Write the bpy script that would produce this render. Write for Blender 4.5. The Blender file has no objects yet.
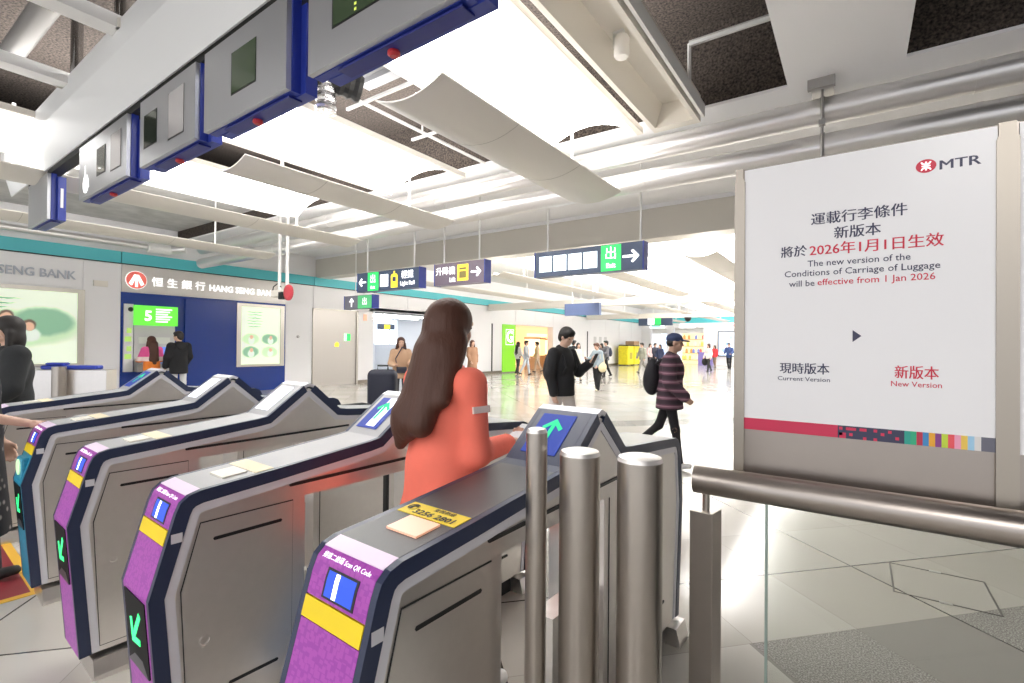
import bpy, bmesh, math, random
import numpy as np
from mathutils import Vector, Matrix
from math import sin, cos, pi, radians, atan, sqrt

SC = bpy.context.scene
COL = SC.collection
# ------------------------------------------------------------------ camera
FPX, CAM_H, YAW, PITCH, ROLL = 495.0, 1.5, radians(34.8), atan(3.5/495), 0.009
CAM_R = Matrix.Rotation(YAW, 3, 'Z') @ Matrix.Rotation(pi/2+PITCH, 3, 'X') @ Matrix.Rotation(ROLL, 3, 'Z')
CAM_P = Vector((0, 0, CAM_H))
cd = bpy.data.cameras.new('camera'); cd.sensor_width = 36; cd.lens = FPX/1024*36; cd.clip_start = 0.05; cd.clip_end = 300
cam = bpy.data.objects.new('camera', cd); COL.objects.link(cam)
cam.matrix_world = Matrix.Translation(CAM_P) @ CAM_R.to_4x4()
SC.camera = cam
# ------------------------------------------------------------------ light
w = bpy.data.worlds.new('world'); SC.world = w; w.use_nodes = True
w.node_tree.nodes['Background'].inputs[0].default_value = (0.93, 0.95, 1.0, 1)
w.node_tree.nodes['Background'].inputs[1].default_value = 1.0
SC.view_settings.view_transform = 'Standard'; SC.view_settings.look = 'None'
SC.view_settings.exposure = 0.38; SC.view_settings.gamma = 1.0
SC.view_settings.use_curve_mapping = False
SC.cycles.max_bounces = 8; SC.cycles.diffuse_bounces = 4; SC.cycles.glossy_bounces = 4
SC.cycles.transmission_bounces = 8; SC.cycles.sample_clamp_indirect = 6
VAULT_GLOW = 6.6
TUBE_POWER = 20.0

# ------------------------------------------------------------------ helpers
def ray(u, v):
    return CAM_R @ Vector(((u-512)/FPX, -(v-341.5)/FPX, -1))
def on_z(u, v, z):
    d = ray(u, v); return CAM_P + d*((z-CAM_H)/d.z)
def on_y(u, v, y):
    d = ray(u, v); return CAM_P + d*(y/d.y)
def on_x(u, v, x):
    d = ray(u, v); return CAM_P + d*(x/d.x)
def tag(o, label=None, cat=None, group=None, kind=None):
    if label: o['label'] = label
    if cat: o['category'] = cat
    if group: o['group'] = group
    if kind: o['kind'] = kind
    return o
def empty(name, loc=(0, 0, 0), rz=0, label=None, cat=None, group=None):
    o = bpy.data.objects.new(name, None); COL.objects.link(o)
    o.location = loc; o.rotation_euler = (0, 0, rz); o.empty_display_size = 0.1
    return tag(o, label, cat, group)

class MB:
    """collects shapes, builds ONE mesh object"""
    def __init__(s): s.v = []; s.f = []
    def add(s, vs, fs):
        n = len(s.v); s.v += [tuple(p) for p in vs]; s.f += [tuple(i+n for i in f) for f in fs]; return s
    def box(s, x0, x1, y0, y1, z0, z1):
        return s.add([(x0,y0,z0),(x1,y0,z0),(x1,y1,z0),(x0,y1,z0),(x0,y0,z1),(x1,y0,z1),(x1,y1,z1),(x0,y1,z1)],
                     [(0,3,2,1),(4,5,6,7),(0,1,5,4),(1,2,6,5),(2,3,7,6),(3,0,4,7)])
    def prism(s, poly, a, b, ax='x'):
        """poly (p,q) extruded along ax: x->(a,p,q) y->(p,a,q) z->(p,q,a)"""
        m = {'x': lambda p, q, t: (t, p, q), 'y': lambda p, q, t: (p, t, q), 'z': lambda p, q, t: (p, q, t)}[ax]
        n = len(poly)
        return s.add([m(p, q, a) for p, q in poly]+[m(p, q, b) for p, q in poly],
                     [tuple(range(n)), tuple(range(2*n-1, n-1, -1))]+[(i, i+n, (i+1) % n+n, (i+1) % n) for i in range(n)])
    def band(s, A, B, a, b, ax='x'):
        """solid strip between polylines A and B (same count), extruded along ax"""
        m = {'x': lambda p, q, t: (t, p, q), 'y': lambda p, q, t: (p, t, q), 'z': lambda p, q, t: (p, q, t)}[ax]
        n = len(A); vs = []
        for t in (a, b):
            vs += [m(p, q, t) for p, q in A]; vs += [m(p, q, t) for p, q in B]
        fs = []
        for i in range(n-1):
            fs += [(i, i+1, n+i+1, n+i), (2*n+i, 3*n+i, 3*n+i+1, 2*n+i+1), (i, 2*n+i, 2*n+i+1, i+1), (n+i, n+i+1, 3*n+i+1, 3*n+i)]
        fs += [(0, n, 3*n, 2*n), (n-1, 3*n-1, 4*n-1, 2*n-1)]
        return s.add(vs, fs)
    def tube(s, pts, r, n=12, cap=True, r1=None):
        pts = [Vector(p) for p in pts]; rings = []; up = Vector((0, 0, 1))
        for i, p in enumerate(pts):
            d = (pts[min(i+1, len(pts)-1)]-pts[max(i-1, 0)]).normalized()
            a = d.cross(up if abs(d.z) < .95 else Vector((1, 0, 0))).normalized(); b = a.cross(d)
            rr = r if r1 is None else r+(r1-r)*i/(len(pts)-1)
            rings.append([p+(a*cos(2*pi*k/n)+b*sin(2*pi*k/n))*rr for k in range(n)])
        vs = [v for R in rings for v in R]; fs = []
        for i in range(len(pts)-1):
            for k in range(n): fs.append((i*n+k, i*n+(k+1) % n, (i+1)*n+(k+1) % n, (i+1)*n+k))
        if cap: fs += [tuple(range(n))[::-1], tuple(range((len(pts)-1)*n, len(pts)*n))]
        return s.add(vs, fs)
    def lathe(s, prof, c=(0, 0, 0), n=20):
        vs = []; fs = []
        for r, z in prof: vs += [(c[0]+r*cos(2*pi*k/n), c[1]+r*sin(2*pi*k/n), c[2]+z) for k in range(n)]
        for i in range(len(prof)-1):
            for k in range(n): fs.append((i*n+k, i*n+(k+1) % n, (i+1)*n+(k+1) % n, (i+1)*n+k))
        fs += [tuple(range(n))[::-1], tuple(range((len(prof)-1)*n, len(prof)*n))]
        return s.add(vs, fs)
    def xf(s, M):
        s.v = [tuple(M @ Vector(p)) for p in s.v]; return s
    def build(s, name, m, parent=None, bevel=0, smooth=False, seg=2):
        me = bpy.data.meshes.new(name); me.from_pydata(s.v, [], s.f); me.update()
        bm = bmesh.new(); bm.from_mesh(me); bmesh.ops.recalc_face_normals(bm, faces=bm.faces)
        if bevel:
            es = [e for e in bm.edges if len(e.link_faces) == 2 and e.calc_face_angle(0) > .5]
            try: bmesh.ops.bevel(bm, geom=es, offset=bevel, segments=seg, affect='EDGES', profile=.5, clamp_overlap=True)
            except Exception: pass
        for f in bm.faces: f.smooth = smooth
        if smooth:
            for e in bm.edges:
                if len(e.link_faces) == 2 and e.calc_face_angle(0) > .7: e.smooth = False
        bm.to_mesh(me); bm.free()
        me.materials.append(m)
        o = bpy.data.objects.new(name, me); COL.objects.link(o)
        if parent: o.parent = parent
        return o
def copy_tree(o, parent=None):
    c = o.copy(); COL.objects.link(c); c.parent = parent
    for ch in [x for x in SC.objects if x.parent == o]: copy_tree(ch, c)
    return c
def text(name, s, M, size, m, parent=None, bold=0.0, ext=.0008, align='CENTER', sx=1.0):
    """lettering as a mesh; M places the text plane (x right, y up, z outward)"""
    cu = bpy.data.curves.new(name, 'FONT'); cu.body = s; cu.size = size; cu.align_x = align; cu.align_y = 'CENTER'
    cu.extrude = ext; cu.offset = bold*size; cu.resolution_u = 2
    o = bpy.data.objects.new(name, cu); COL.objects.link(o)
    dg = bpy.context.evaluated_depsgraph_get(); me = bpy.data.meshes.new_from_object(o.evaluated_get(dg))
    bpy.data.objects.remove(o); bpy.data.curves.remove(cu)
    me.transform(M @ Matrix.Diagonal((sx, 1, 1, 1))); me.materials.clear(); me.materials.append(m); me.name = name
    o = bpy.data.objects.new(name, me); COL.objects.link(o)
    if parent: o.parent = parent
    return o
def fit_x(o, x0, x1, axis=0):
    c = [q.co[axis] for q in o.data.vertices]; a, b = min(c), max(c); f = (x1-x0)/(b-a)
    for q in o.data.vertices: q.co[axis] = (q.co[axis]-a)*f+x0
    return o
def frame(o, ex, ey):
    ex = Vector(ex).normalized(); ey = Vector(ey).normalized(); ez = ex.cross(ey)
    return Matrix(((ex.x, ey.x, ez.x, o[0]), (ex.y, ey.y, ez.y, o[1]), (ex.z, ey.z, ez.z, o[2]), (0, 0, 0, 1)))
def face_y(x, y, z): return frame((x, y, z), (1, 0, 0), (0, 0, 1))      # a plane facing -Y
def face_x(x, y, z): return frame((x, y, z), (0, 1, 0), (0, 0, 1))      # a plane facing +X

# ------------------------------------------------------------------ materials
MATS = {}
def mat(name, c=(.8, .8, .8), rough=.5, metal=0, emit=None, es=0, bump=0, bscale=200, var=0, vscale=8, spec=.5, aniso=None, trans=0):
    if name in MATS: return MATS[name]
    m = bpy.data.materials.new(name); m.use_nodes = True; nt = m.node_tree; b = nt.nodes['Principled BSDF']
    b.inputs['Base Color'].default_value = (*c, 1); b.inputs['Roughness'].default_value = rough; b.inputs['Metallic'].default_value = metal
    b.inputs['Specular IOR Level'].default_value = spec
    if trans: b.inputs['Transmission Weight'].default_value = trans
    if emit: b.inputs['Emission Color'].default_value = (*emit, 1); b.inputs['Emission Strength'].default_value = es
    def N(t): return nt.nodes.new(t)
    if var:
        n = N('ShaderNodeTexNoise'); n.inputs['Scale'].default_value = vscale; n.inputs['Detail'].default_value = 4
        tc = N('ShaderNodeTexCoord'); nt.links.new(tc.outputs['Object'], n.inputs['Vector'])
        r = N('ShaderNodeMixRGB'); r.blend_type = 'MULTIPLY'; r.inputs[0].default_value = 1; r.inputs[1].default_value = (*c, 1)
        mr = N('ShaderNodeMapRange'); mr.inputs[1].default_value = .3; mr.inputs[2].default_value = .7; mr.inputs[3].default_value = 1-var; mr.inputs[4].default_value = 1+var
        nt.links.new(n.outputs[0], mr.inputs[0]); nt.links.new(mr.outputs[0], r.inputs[2]); nt.links.new(r.outputs[0], b.inputs['Base Color'])
    if bump:
        n = N('ShaderNodeTexNoise'); n.inputs['Scale'].default_value = bscale; n.inputs['Detail'].default_value = 3
        tc = N('ShaderNodeTexCoord'); nt.links.new(tc.outputs['Object'], n.inputs['Vector'])
        if aniso:
            mp = N('ShaderNodeMapping'); mp.inputs['Scale'].default_value = aniso
            nt.links.new(tc.outputs['Object'], mp.inputs[0]); nt.links.new(mp.outputs[0], n.inputs['Vector'])
        bp = N('ShaderNodeBump'); bp.inputs['Strength'].default_value = bump; bp.inputs['Distance'].default_value = .01
        nt.links.new(n.outputs[0], bp.inputs['Height']); nt.links.new(bp.outputs[0], b.inputs['Normal'])
    MATS[name] = m; return m
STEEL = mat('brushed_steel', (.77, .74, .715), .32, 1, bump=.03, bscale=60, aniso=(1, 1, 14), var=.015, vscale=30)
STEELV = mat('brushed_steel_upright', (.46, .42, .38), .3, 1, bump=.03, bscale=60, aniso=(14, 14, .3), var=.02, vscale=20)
STEELD = mat('dull_steel', (.45, .44, .43), .4, 1)
GALV = mat('silver_duct', (.80, .785, .775), .36, .8)
WHITE = mat('white_paint', (.86, .855, .84), .5)
CREAM = mat('cream_paint', (.84, .80, .73), .5)
BAFFLE = mat('baffle_cream', (.80, .765, .70), .45)
PANELW = mat('white_wall_panel', (.87, .86, .87), .35)
NAVY = mat('navy_trim', (.035, .055, .13), .4)
BLUE = mat('blue_paint', (.02, .04, .30), .35)
DARK = mat('black_plastic', (.012, .012, .014), .35)
SEAM = mat('dark_seam', (.03, .03, .03), .6)
TEAL = mat('teal_panel', (.10, .56, .62), .45)
REFL_GLOW = mat('reflector_glow', (.9, .9, .9), .6, emit=(1, .985, .97), es=VAULT_GLOW)  # glow put into the vault reflectors in place of bounced uplight
TUBE = mat('fluorescent_tube', (.9, .9, .9), .4, emit=(1, .97, .93), es=TUBE_POWER)
FIBRE = mat('sprayed_fibre', (.060, .047, .039), .95, bump=1.0, bscale=30, var=.9, vscale=40)
SOFFIT = mat('soffit_white', (.94, .94, .96), .6)
GREYC = mat('grey_ceiling', (.58, .57, .56), .8, var=.15, vscale=3)
FARC = mat('far_ceiling', (.78, .77, .75), .7)
BULK = mat('bulkhead_cream', (.72, .685, .62), .45)
BLACKM = mat('matte_black', (.02, .02, .02), .6)
def glassm(name, c=(.93, .98, .96), alpha=.14):
    m = bpy.data.materials.new(name); m.use_nodes = True; nt = m.node_tree; nt.nodes.clear()
    o = nt.nodes.new('ShaderNodeOutputMaterial'); mx = nt.nodes.new('ShaderNodeMixShader'); t = nt.nodes.new('ShaderNodeBsdfTransparent'); g = nt.nodes.new('ShaderNodeBsdfGlossy')
    t.inputs[0].default_value = (*c, 1); g.inputs[1].default_value = .02
    fr = nt.nodes.new('ShaderNodeFresnel'); fr.inputs[0].default_value = 1.35
    nt.links.new(fr.outputs[0], mx.inputs[0]); nt.links.new(t.outputs[0], mx.inputs[1]); nt.links.new(g.outputs[0], mx.inputs[2]); nt.links.new(mx.outputs[0], o.inputs[0])
    return m
GLASS = glassm('clear_glass')
GLASSG = glassm('tinted_glass', (.955, .97, .955))

def floor_mat():
    m = bpy.data.materials.new('polished_floor_tiles'); m.use_nodes = True; nt = m.node_tree; b = nt.nodes['Principled BSDF']; L = nt.links.new
    N = nt.nodes.new
    tc = N('ShaderNodeTexCoord'); mp = N('ShaderNodeMapping'); mp.inputs['Rotation'].default_value = (0, 0, radians(-47.2)); mp.inputs['Location'].default_value = TILE_OFF
    L(tc.outputs['Object'], mp.inputs[0])
    sp = N('ShaderNodeSeparateXYZ'); L(mp.outputs[0], sp.inputs[0])
    def math(op, a, bb=None, c=None):
        n = N('ShaderNodeMath'); n.operation = op
        for i, x in enumerate((a, bb, c)):
            if x is None: continue
            if isinstance(x, (int, float)): n.inputs[i].default_value = x
            else: L(x, n.inputs[i])
        return n.outputs[0]
    T = .64
    def line(axis, period, w, off=0):
        q = math('FLOORED_MODULO', math('ADD', sp.outputs[axis], off), period)
        d = math('MINIMUM', q, math('SUBTRACT', period, q))
        return math('LESS_THAN', d, w)
    thin = math('MAXIMUM', line(0, T, .0022), line(1, T, .0022))
    thick = math('MAXIMUM', line(0, T*4, .006), line(1, T*4, .006))
    # one shade per tile
    fx = math('FLOOR', math('DIVIDE', sp.outputs[0], T)); fy = math('FLOOR', math('DIVIDE', sp.outputs[1], T))
    cb = N('ShaderNodeCombineXYZ'); L(fx, cb.inputs[0]); L(fy, cb.inputs[1])
    wn = N('ShaderNodeTexWhiteNoise'); wn.noise_dimensions = '3D'; L(cb.outputs[0], wn.inputs[0])
    cr = N('ShaderNodeValToRGB'); L(wn.outputs[0], cr.inputs[0])
    cr.color_ramp.elements[0].color = (.50, .47, .42, 1); cr.color_ramp.elements[1].color = (.60, .575, .53, 1)
    # grey bands: rows of darker tiles crossing the hall, and the grey area next to the barrier
    by = math('FLOORED_MODULO', fy, 16.0); bx = math('FLOORED_MODULO', fx, 16.0)
    band = math('MAXIMUM', math('COMPARE', by, 9.0, .1), math('COMPARE', bx, 11.0, .1))
    near = math('MULTIPLY', math('LESS_THAN', sp.outputs[1], GREY_Y), math('GREATER_THAN', sp.outputs[0], -1.3))
    band = math('MULTIPLY', band, math('GREATER_THAN', sp.outputs[1], GREY_Y+3))
    band = math('MAXIMUM', band, near)
    nz = N('ShaderNodeTexNoise'); nz.inputs['Scale'].default_value = 130; nz.inputs['Detail'].default_value = 4; L(tc.outputs['Object'], nz.inputs[0])
    gr = N('ShaderNodeValToRGB'); L(nz.outputs[0], gr.inputs[0]); gr.color_ramp.elements[0].position = .42; gr.color_ramp.elements[1].position = .62
    gr.color_ramp.elements[0].color = (.22, .205, .19, 1); gr.color_ramp.elements[1].color = (.48, .46, .435, 1)
    plain = N('ShaderNodeRGB'); plain.outputs[0].default_value = (.32, .30, .28, 1)
    spk = math('COMPARE', math('FLOORED_MODULO', math('ADD', fx, fy), 2.0), GRANITE_PAR, .1)
    mg = N('ShaderNodeMixRGB'); L(spk, mg.inputs[0]); L(plain.outputs[0], mg.inputs[1]); L(gr.outputs[0], mg.inputs[2])
    m1 = N('ShaderNodeMixRGB'); L(band, m1.inputs[0]); L(cr.outputs[0], m1.inputs[1]); L(mg.outputs[0], m1.inputs[2])
    n2 = N('ShaderNodeTexNoise'); n2.inputs['Scale'].default_value = 1.3; n2.inputs['Detail'].default_value = 5; L(tc.outputs['Object'], n2.inputs[0])
    m2 = N('ShaderNodeMixRGB'); m2.blend_type = 'MULTIPLY'; m2.inputs[0].default_value = .16; L(m1.outputs[0], m2.inputs[1]); L(n2.outputs[0], m2.inputs[2])
    m3 = N('ShaderNodeMixRGB'); L(math('MULTIPLY', thin, .45), m3.inputs[0]); L(m2.outputs[0], m3.inputs[1]); m3.inputs[2].default_value = (.2, .18, .16, 1)
    m4 = N('ShaderNodeMixRGB'); L(thick, m4.inputs[0]); L(m3.outputs[0], m4.inputs[1]); m4.inputs[2].default_value = (.05, .045, .04, 1)
    L(m4.outputs[0], b.inputs['Base Color'])
    b.inputs['Roughness'].default_value = .14; b.inputs['Specular IOR Level'].default_value = .55
    return m
# joint lines A and B of the photograph cross at this floor point
_a = on_z(850.7, 566, 0)
_r = Matrix.Rotation(radians(-47.2), 2) @ Vector((_a.x, _a.y))
TILE_OFF = (-_r.x, -_r.y, 0)
GREY_Y = -.64; GRANITE_PAR = 0.0
FLOOR = floor_mat()
# ================================================================== the hall
WX = -15.4            # bank wall plane
def struct(o): o['kind'] = 'structure'; return o
struct(MB().box(-24, 12, -8, 46, -.1, 0).build('floor', FLOOR))
# ceiling of the near bay: dark sprayed slab above, white beams below it
struct(MB().box(-16, 12, -8, 10.2, 5.2, 5.4).build('ceiling', FIBRE))
struct(MB().box(-24, 12, 10.7, 46, 4.75, 5.0).build('ceiling', FARC))
def beam(name, x0, x1, y0, y1, z0, z1):
    b = MB().box(x0, x1, y0, y1, z0+.03, z1).build(name, FIBRE); struct(b)
    MB().box(x0+.0, x1-.0, y0, y1, z0, z0+.03).build('soffit_board', SOFFIT, b)
    return b
beam('beam', -.60, .38, -8, 5.93, 4.25, 5.2)
beam('beam', -15.4, 12, 5.93, 6.55, 4.25, 5.2)
struct(MB().box(-15.4, 12, 6.55, 10.2, 4.48, 4.6).build('ceiling', SOFFIT))
b = MB().box(WX-.3, 12, 10.2, 10.7, 3.77, 5.2).build('beam', BULK); struct(b)
MB().box(WX, 12, 10.17, 10.2, 4.40, 4.48).build('trim', SOFFIT, b)
struct(MB().box(-15.3, 8, 19.9, 20.3, 3.25, 3.55).build('beam', BULK))
struct(MB().box(-15.3, 8, 31, 31.4, 3.3, 3.6).build('beam', BULK))
# brown acoustic lining on the upper left, above the bank
struct(MB().box(-15.4, -9.4, -8, 5.93, 4.55, 4.6).build('ceiling', GREYC))

# ---- left wall (bank side) : panels along X = WX
wall = struct(MB().box(WX-.4, WX-.02, -8, 12.72, 0, 5.2).build('wall_left', PANELW))
struct(MB().box(WX-.4, WX-.02, 18.3, 22.5, 0, 5.0).build('wall_left', PANELW))
struct(MB().box(WX-.4, WX-.02, 26.6, 42, 0, 5.0).build('wall_left', PANELW))
struct(MB().box(WX-.4, WX-.02, 12.72, 18.3, 2.75, 5.0).build('wall_left', PANELW))
struct(MB().box(WX-.4, WX-.02, 22.5, 26.6, 2.62, 5.0).build('wall_left', PANELW))
# facing panels with open joints
fp = MB()
def pan(y0, y1, z0, z1): fp.box(WX-.02, WX, y0+.008, y1-.008, z0+.006, z1-.006)
pan(-3, 1.0, 2.83, 3.48); pan(1.0, 3.9, 2.78, 3.48)
for a, c in ((3.9, 4.66), (9.1, 10.1)):
    pan(a, c, 0.12, .86); pan(a, c, .86, 3.48)
pan(4.66, 9.1, 2.77, 3.48)
for a, c in ((10.1, 11.95), (11.95, 12.72)): pan(a, c, 2.72, 3.48)
pan(11.95, 12.72, .12, 1.05); pan(11.95, 12.72, 1.05, 2.72)
for a, c in ((18.3, 20.3), (20.3, 21.2)): pan(a, c, .15, 1.2); pan(a, c, 1.2, 2.62)
for a, c in ((12.72, 14.5), (14.5, 16.4), (16.4, 18.3), (18.3, 20.3), (20.3, 22.5), (22.5, 24.5), (24.5, 26.6)): pan(a, c, 2.78, 3.46)
for k in range(6): pan(26.6+k*2.6, 29.2+k*2.6, .15, 1.1); pan(26.6+k*2.6, 29.2+k*2.6, 1.1, 2.55); pan(26.6+k*2.6, 29.2+k*2.6, 2.55, 3.46)
struct(fp.build('wall_left', PANELW))
struct(MB().box(WX-.02, WX+.02, -8, 42, 3.48, 3.50).box(WX-.02, WX+.01, 31.3, 31.45, .1, 2.5).box(WX-.02, WX+.01, 20.3, 20.4, .1, 2.6).build('trim', SEAM))
t = MB()
for a, c in ((-8, 4.64), (4.66, 8.9), (8.92, 10.1), (10.12, 12.7), (12.72, 20), (20.02, 42)): t.box(WX-.02, WX+.05, a, c, 3.50, 3.79)
struct(t.build('trim', TEAL))
struct(MB().box(WX-.02, WX+.012, -8, 4.66, 0, .12).box(WX-.02, WX+.012, 9.1, 10.1, 0, .12).box(WX-.02, WX+.012, 11.95, 12.72, 0, .12)
       .box(WX-.02, WX+.012, 18.3, 22.5, 0, .14).box(WX-.02, WX+.012, 26.6, 42, 0, .14).build('baseboard_left', mat('base_bronze', (.30, .26, .22), .4, .5)))
# far wall and its shop bays
struct(MB().box(WX, 12, 42, 42.4, 3.05, 5.0).build('wall_far', PANELW))
struct(MB().box(WX, -14.6, 42, 42.4, 0, 3.05).box(-13.2, -12.7, 42, 42.4, 0, 3.05).box(-10.2, -9.2, 42, 42.4, 0, 3.05).box(-9.2, 12, 42, 42.4, 0, 3.05).build('wall_far', PANELW))
struct(MB().box(WX, -11.3, 41.93, 42, 3.45, 4.15).box(-11.3, 2, 41.93, 42, 3.45, 4.15).build('trim', TEAL))
struct(MB().box(8.0, 8.2, -8, 42, 0, 5.2).build('wall_right', PANELW))
# alcove with daylight windows behind the tan coat
AL = mat('alcove_wall', (.72, .76, .82), .5)
struct(MB().box(-22, WX-.4, 18.3, 18.5, 0, 2.75).box(-22, WX-.4, 12.5, 12.72, 0, 2.75).box(-22.2, -22, 12.5, 18.5, 0, 2.75).box(-22, WX, 12.5, 18.5, 2.75, 2.9).build('wall_alcove', AL))
WIN = mat('bright_window', (.9, .95, 1), .4, emit=(.82, .92, 1), es=1.6)
wn = MB()
for u0 in (374, 382, 390):
    q0, q1 = on_y(u0, 344, 18.29), on_y(u0+6.8, 317, 18.29); wn.box(q0.x, q1.x, 18.27, 18.30, q0.z, q1.z)
struct(wn.build('window_1', WIN))
for i, x in enumerate((-20, -18, -16.6)):
    tag(MB().box(-.06, .06, -2, 2, -.03, 0).build('tube_light', TUBE), ['bright tube light deepest in the alcove ceiling', 'bright tube light in the middle of the alcove ceiling', 'bright tube light at the mouth of the alcove'][i], 'ceiling light', 'alcove tube lights').location = (x, 15.6, 2.75)
# warm shop interior behind the green panel
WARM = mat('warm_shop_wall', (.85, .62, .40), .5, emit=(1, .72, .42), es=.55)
struct(MB().box(-21, WX-.4, 36, 36.2, 0, 2.7).box(-21, WX-.4, 22.3, 22.5, 0, 2.7).box(-21.2, -21, 22.3, 36.2, 0, 2.7).box(-21, WX-.4, 22.3, 36.2, 2.7, 2.8).build('wall_shop', WARM))

# ---------------------------------------------------------------- lit baffles and self-glowing vault reflectors overhead
def vault(x0, x1, y0, y1, label, group, z=4.0, rise=.24):
    r = empty('vaulted_reflector', ((x0+x1)/2, (y0+y1)/2, z), 0, label, 'ceiling light', group)
    hw = (x1-x0)/2; hl = (y1-y0)/2; n = 14
    A = [(-hw+2*hw*i/n, rise*(1-(2*i/n-1)**2)) for i in range(n+1)]
    MB().band(A, [(a, c+.015) for a, c in A], -hl, hl, 'y').build('vault_reflector', REFL_GLOW, r, smooth=True)  # uplit reflector panel, given emission of its own
    for s in (-1, 1):
        MB().box(s*hw-.03 if s < 0 else hw-.02, s*hw+.02 if s < 0 else hw+.05, -hl-.6, hl, -.02, .05).build('side_rail', CREAM, r)
    k = -hl+.9
    while k < hl-.2:
        MB().band([(a, c-.004) for a, c in A], [(a, c) for a, c in A], k, k+.012, 'y').build('seam', WHITE, r); k += 1.45
    return r
def baffle(xc, y0, y1, label, group, z=3.4, w=.73, tube=True, top=4.243):
    r = empty('light_baffle', (xc, (y0+y1)/2, z), 0, label, 'light baffle', group)
    hl = (y1-y0)/2; hw = w/2; n = 10
    A = [(-hw+2*hw*i/n, .085*(2*i/n-1)**2-.045) for i in range(n+1)]
    MB().band(A, [(a, c+.012) for a, c in A], -hl, hl, 'y').build('trough', BAFFLE, r, smooth=True)
    for f in (.3, .66): MB().band([(a, c-.0015) for a, c in A], A, -hl+2*hl*f, -hl+2*hl*f+.006, 'y').build('joint', mat('baffle_joint', (.5, .47, .42), .5), r)
    if tube:
        MB().tube([(0, -hl+.1, .03), (0, hl-.1, .03)], .018, 8).build('lamp_tube', TUBE, r)
    for k in ((-hl*.62), (hl*.62)):
        MB().tube([(0, k, -.03), (0, k, top-z)], .017, 8).build('suspension_rod', WHITE, r)
    return r
GV, GB = 'vaulted ceiling reflectors with added glow', 'hanging light baffles'
vault(-3.43, -2.1, 1.9, 5.6, 'large vaulted ceiling reflector with added glow above the baffle closest to the poster', GV)
vault(-6.40, -4.82, 2.0, 5.62, 'vaulted ceiling reflector with added glow behind the square-window sign boxes', GV)
vault(-9.1, -7.55, 1.0, 5.6, 'vaulted ceiling reflector with added glow showing past the end of the long white fascia', GV)
vault(-3.43, -2.1, -6.5, -2.2, 'unseen glowing vault added for light over the approach to the gates', GV)  # this and the next vaults are unseen, added for light and reflections
vault(.7, 2.1, -6.5, -2.2, 'unseen glowing vault added for light over the approach beside the railing', GV)
vault(-6.40, -4.82, -6.5, -2.2, 'unseen glowing vault added for light over the approach to the bank side gates', GV)
baffle(-2.8, 2.6, 5.87, 'wide curved cream baffle hanging below the largest vaulted reflector', GB)
baffle(-5.55, 2.6, 5.85, 'curved cream baffle hanging below the second vaulted reflector from the poster', GB)
baffle(-8.0, .3, 6.0, 'narrow looking cream baffle with a lattice truss just above it', GB)
baffle(-10.75, .2, 5.9, 'low cream baffle ending above the bank security camera', GB, top=4.548)
places = ['bay just past the bulkhead', 'middle bay of the concourse', 'last bay of the concourse']
rows = ['poster side', 'second row', 'third row', 'bank wall side']
for k, (y0, y1) in enumerate(((10.9, 19.2), (20.9, 30.2), (32, 40.5))):
    for j, xc in enumerate((-2.75, -5.5, -8.25, -11.5)):
        baffle(xc, y0-1.2*(k == 0 and 0), y1, f'long cream baffle of the {rows[j]} in the {places[k]}', 'concourse light baffles', z=3.45, top=4.3 if j < 3 else 4.748)
        if j < 3:
            vault(xc-.68, xc+.68, y0+.1, y1-.5, f'vaulted reflector with added glow of the {rows[j]} in the {places[k]}', 'concourse vaulted reflectors with added glow', z=4.05)
# lattice truss above the third baffle
r = empty('lattice_truss', (-8.75, 3.0, 3.85), 0, 'white lattice truss above the narrow cream baffle', 'truss')
MB().box(-.025, .025, -1.6, 2.2, 0, .05).box(-.025, .025, -1.6, 2.2, .25, .3).build('chord', WHITE, r)
m = MB()
for k in range(10): m.tube([(0, -1.5+k*.36, .03), (0, -1.32+k*.36, .27)], .014, 6); m.tube([(0, -1.32+k*.36, .27), (0, -1.14+k*.36, .03)], .014, 6)
m.build('lattice', WHITE, r)
# the deep trough light beside the beam
r = empty('trough_fixture', (-1.69, 2.6, 4.0), 0, 'deep cream channel fixture running beside the dark ceiling recess', 'ceiling channel')
P = [(-.26, .0), (-.21, .0), (-.13, .26), (.13, .26), (.21, 0), (.26, 0), (.26, .30), (-.26, .30)]
MB().prism([(a, c) for a, c in P], -3.6, 3.08, 'y').build('channel', CREAM, r)
MB().box(-.26, .26, 3.08, 3.1, 0.0, .3).prism([(-.21, 0), (.21, 0), (.13, .26), (-.13, .26)], 2.98, 3.08, 'y').build('end_plate', CREAM, r)
MB().box(.30, .33, -3.6, 3.0, .0, .14).build('side_plate', WHITE, r)
r = empty('spotlight', (-1.69, 4.07, 4.24), 0, 'small white cylinder spotlight fixed in the cream channel', 'spotlight')
MB().lathe([(.055, -.22), (.066, -.2), (.066, -.06), (.05, -.03), (.02, -.02)], n=18).build('can', mat('lamp_white', (.9, .88, .84), .4), r, smooth=True)
MB().box(-.075, -.068, -.02, .02, -.12, .02).box(-.075, .02, -.02, .02, .0, .02).build('bracket', WHITE, r)
# recess strut
tag(MB().tube([(-1.42, 5.2, 4.62), (-.62, 5.2, 4.62)], .03, 6).tube([(-1.42, 5.2, 4.62), (-1.42, 5.2, 4.2)], .02, 6).build('strut', WHITE), 'white strut crossing the dark brown ceiling recess', 'strut')

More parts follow.
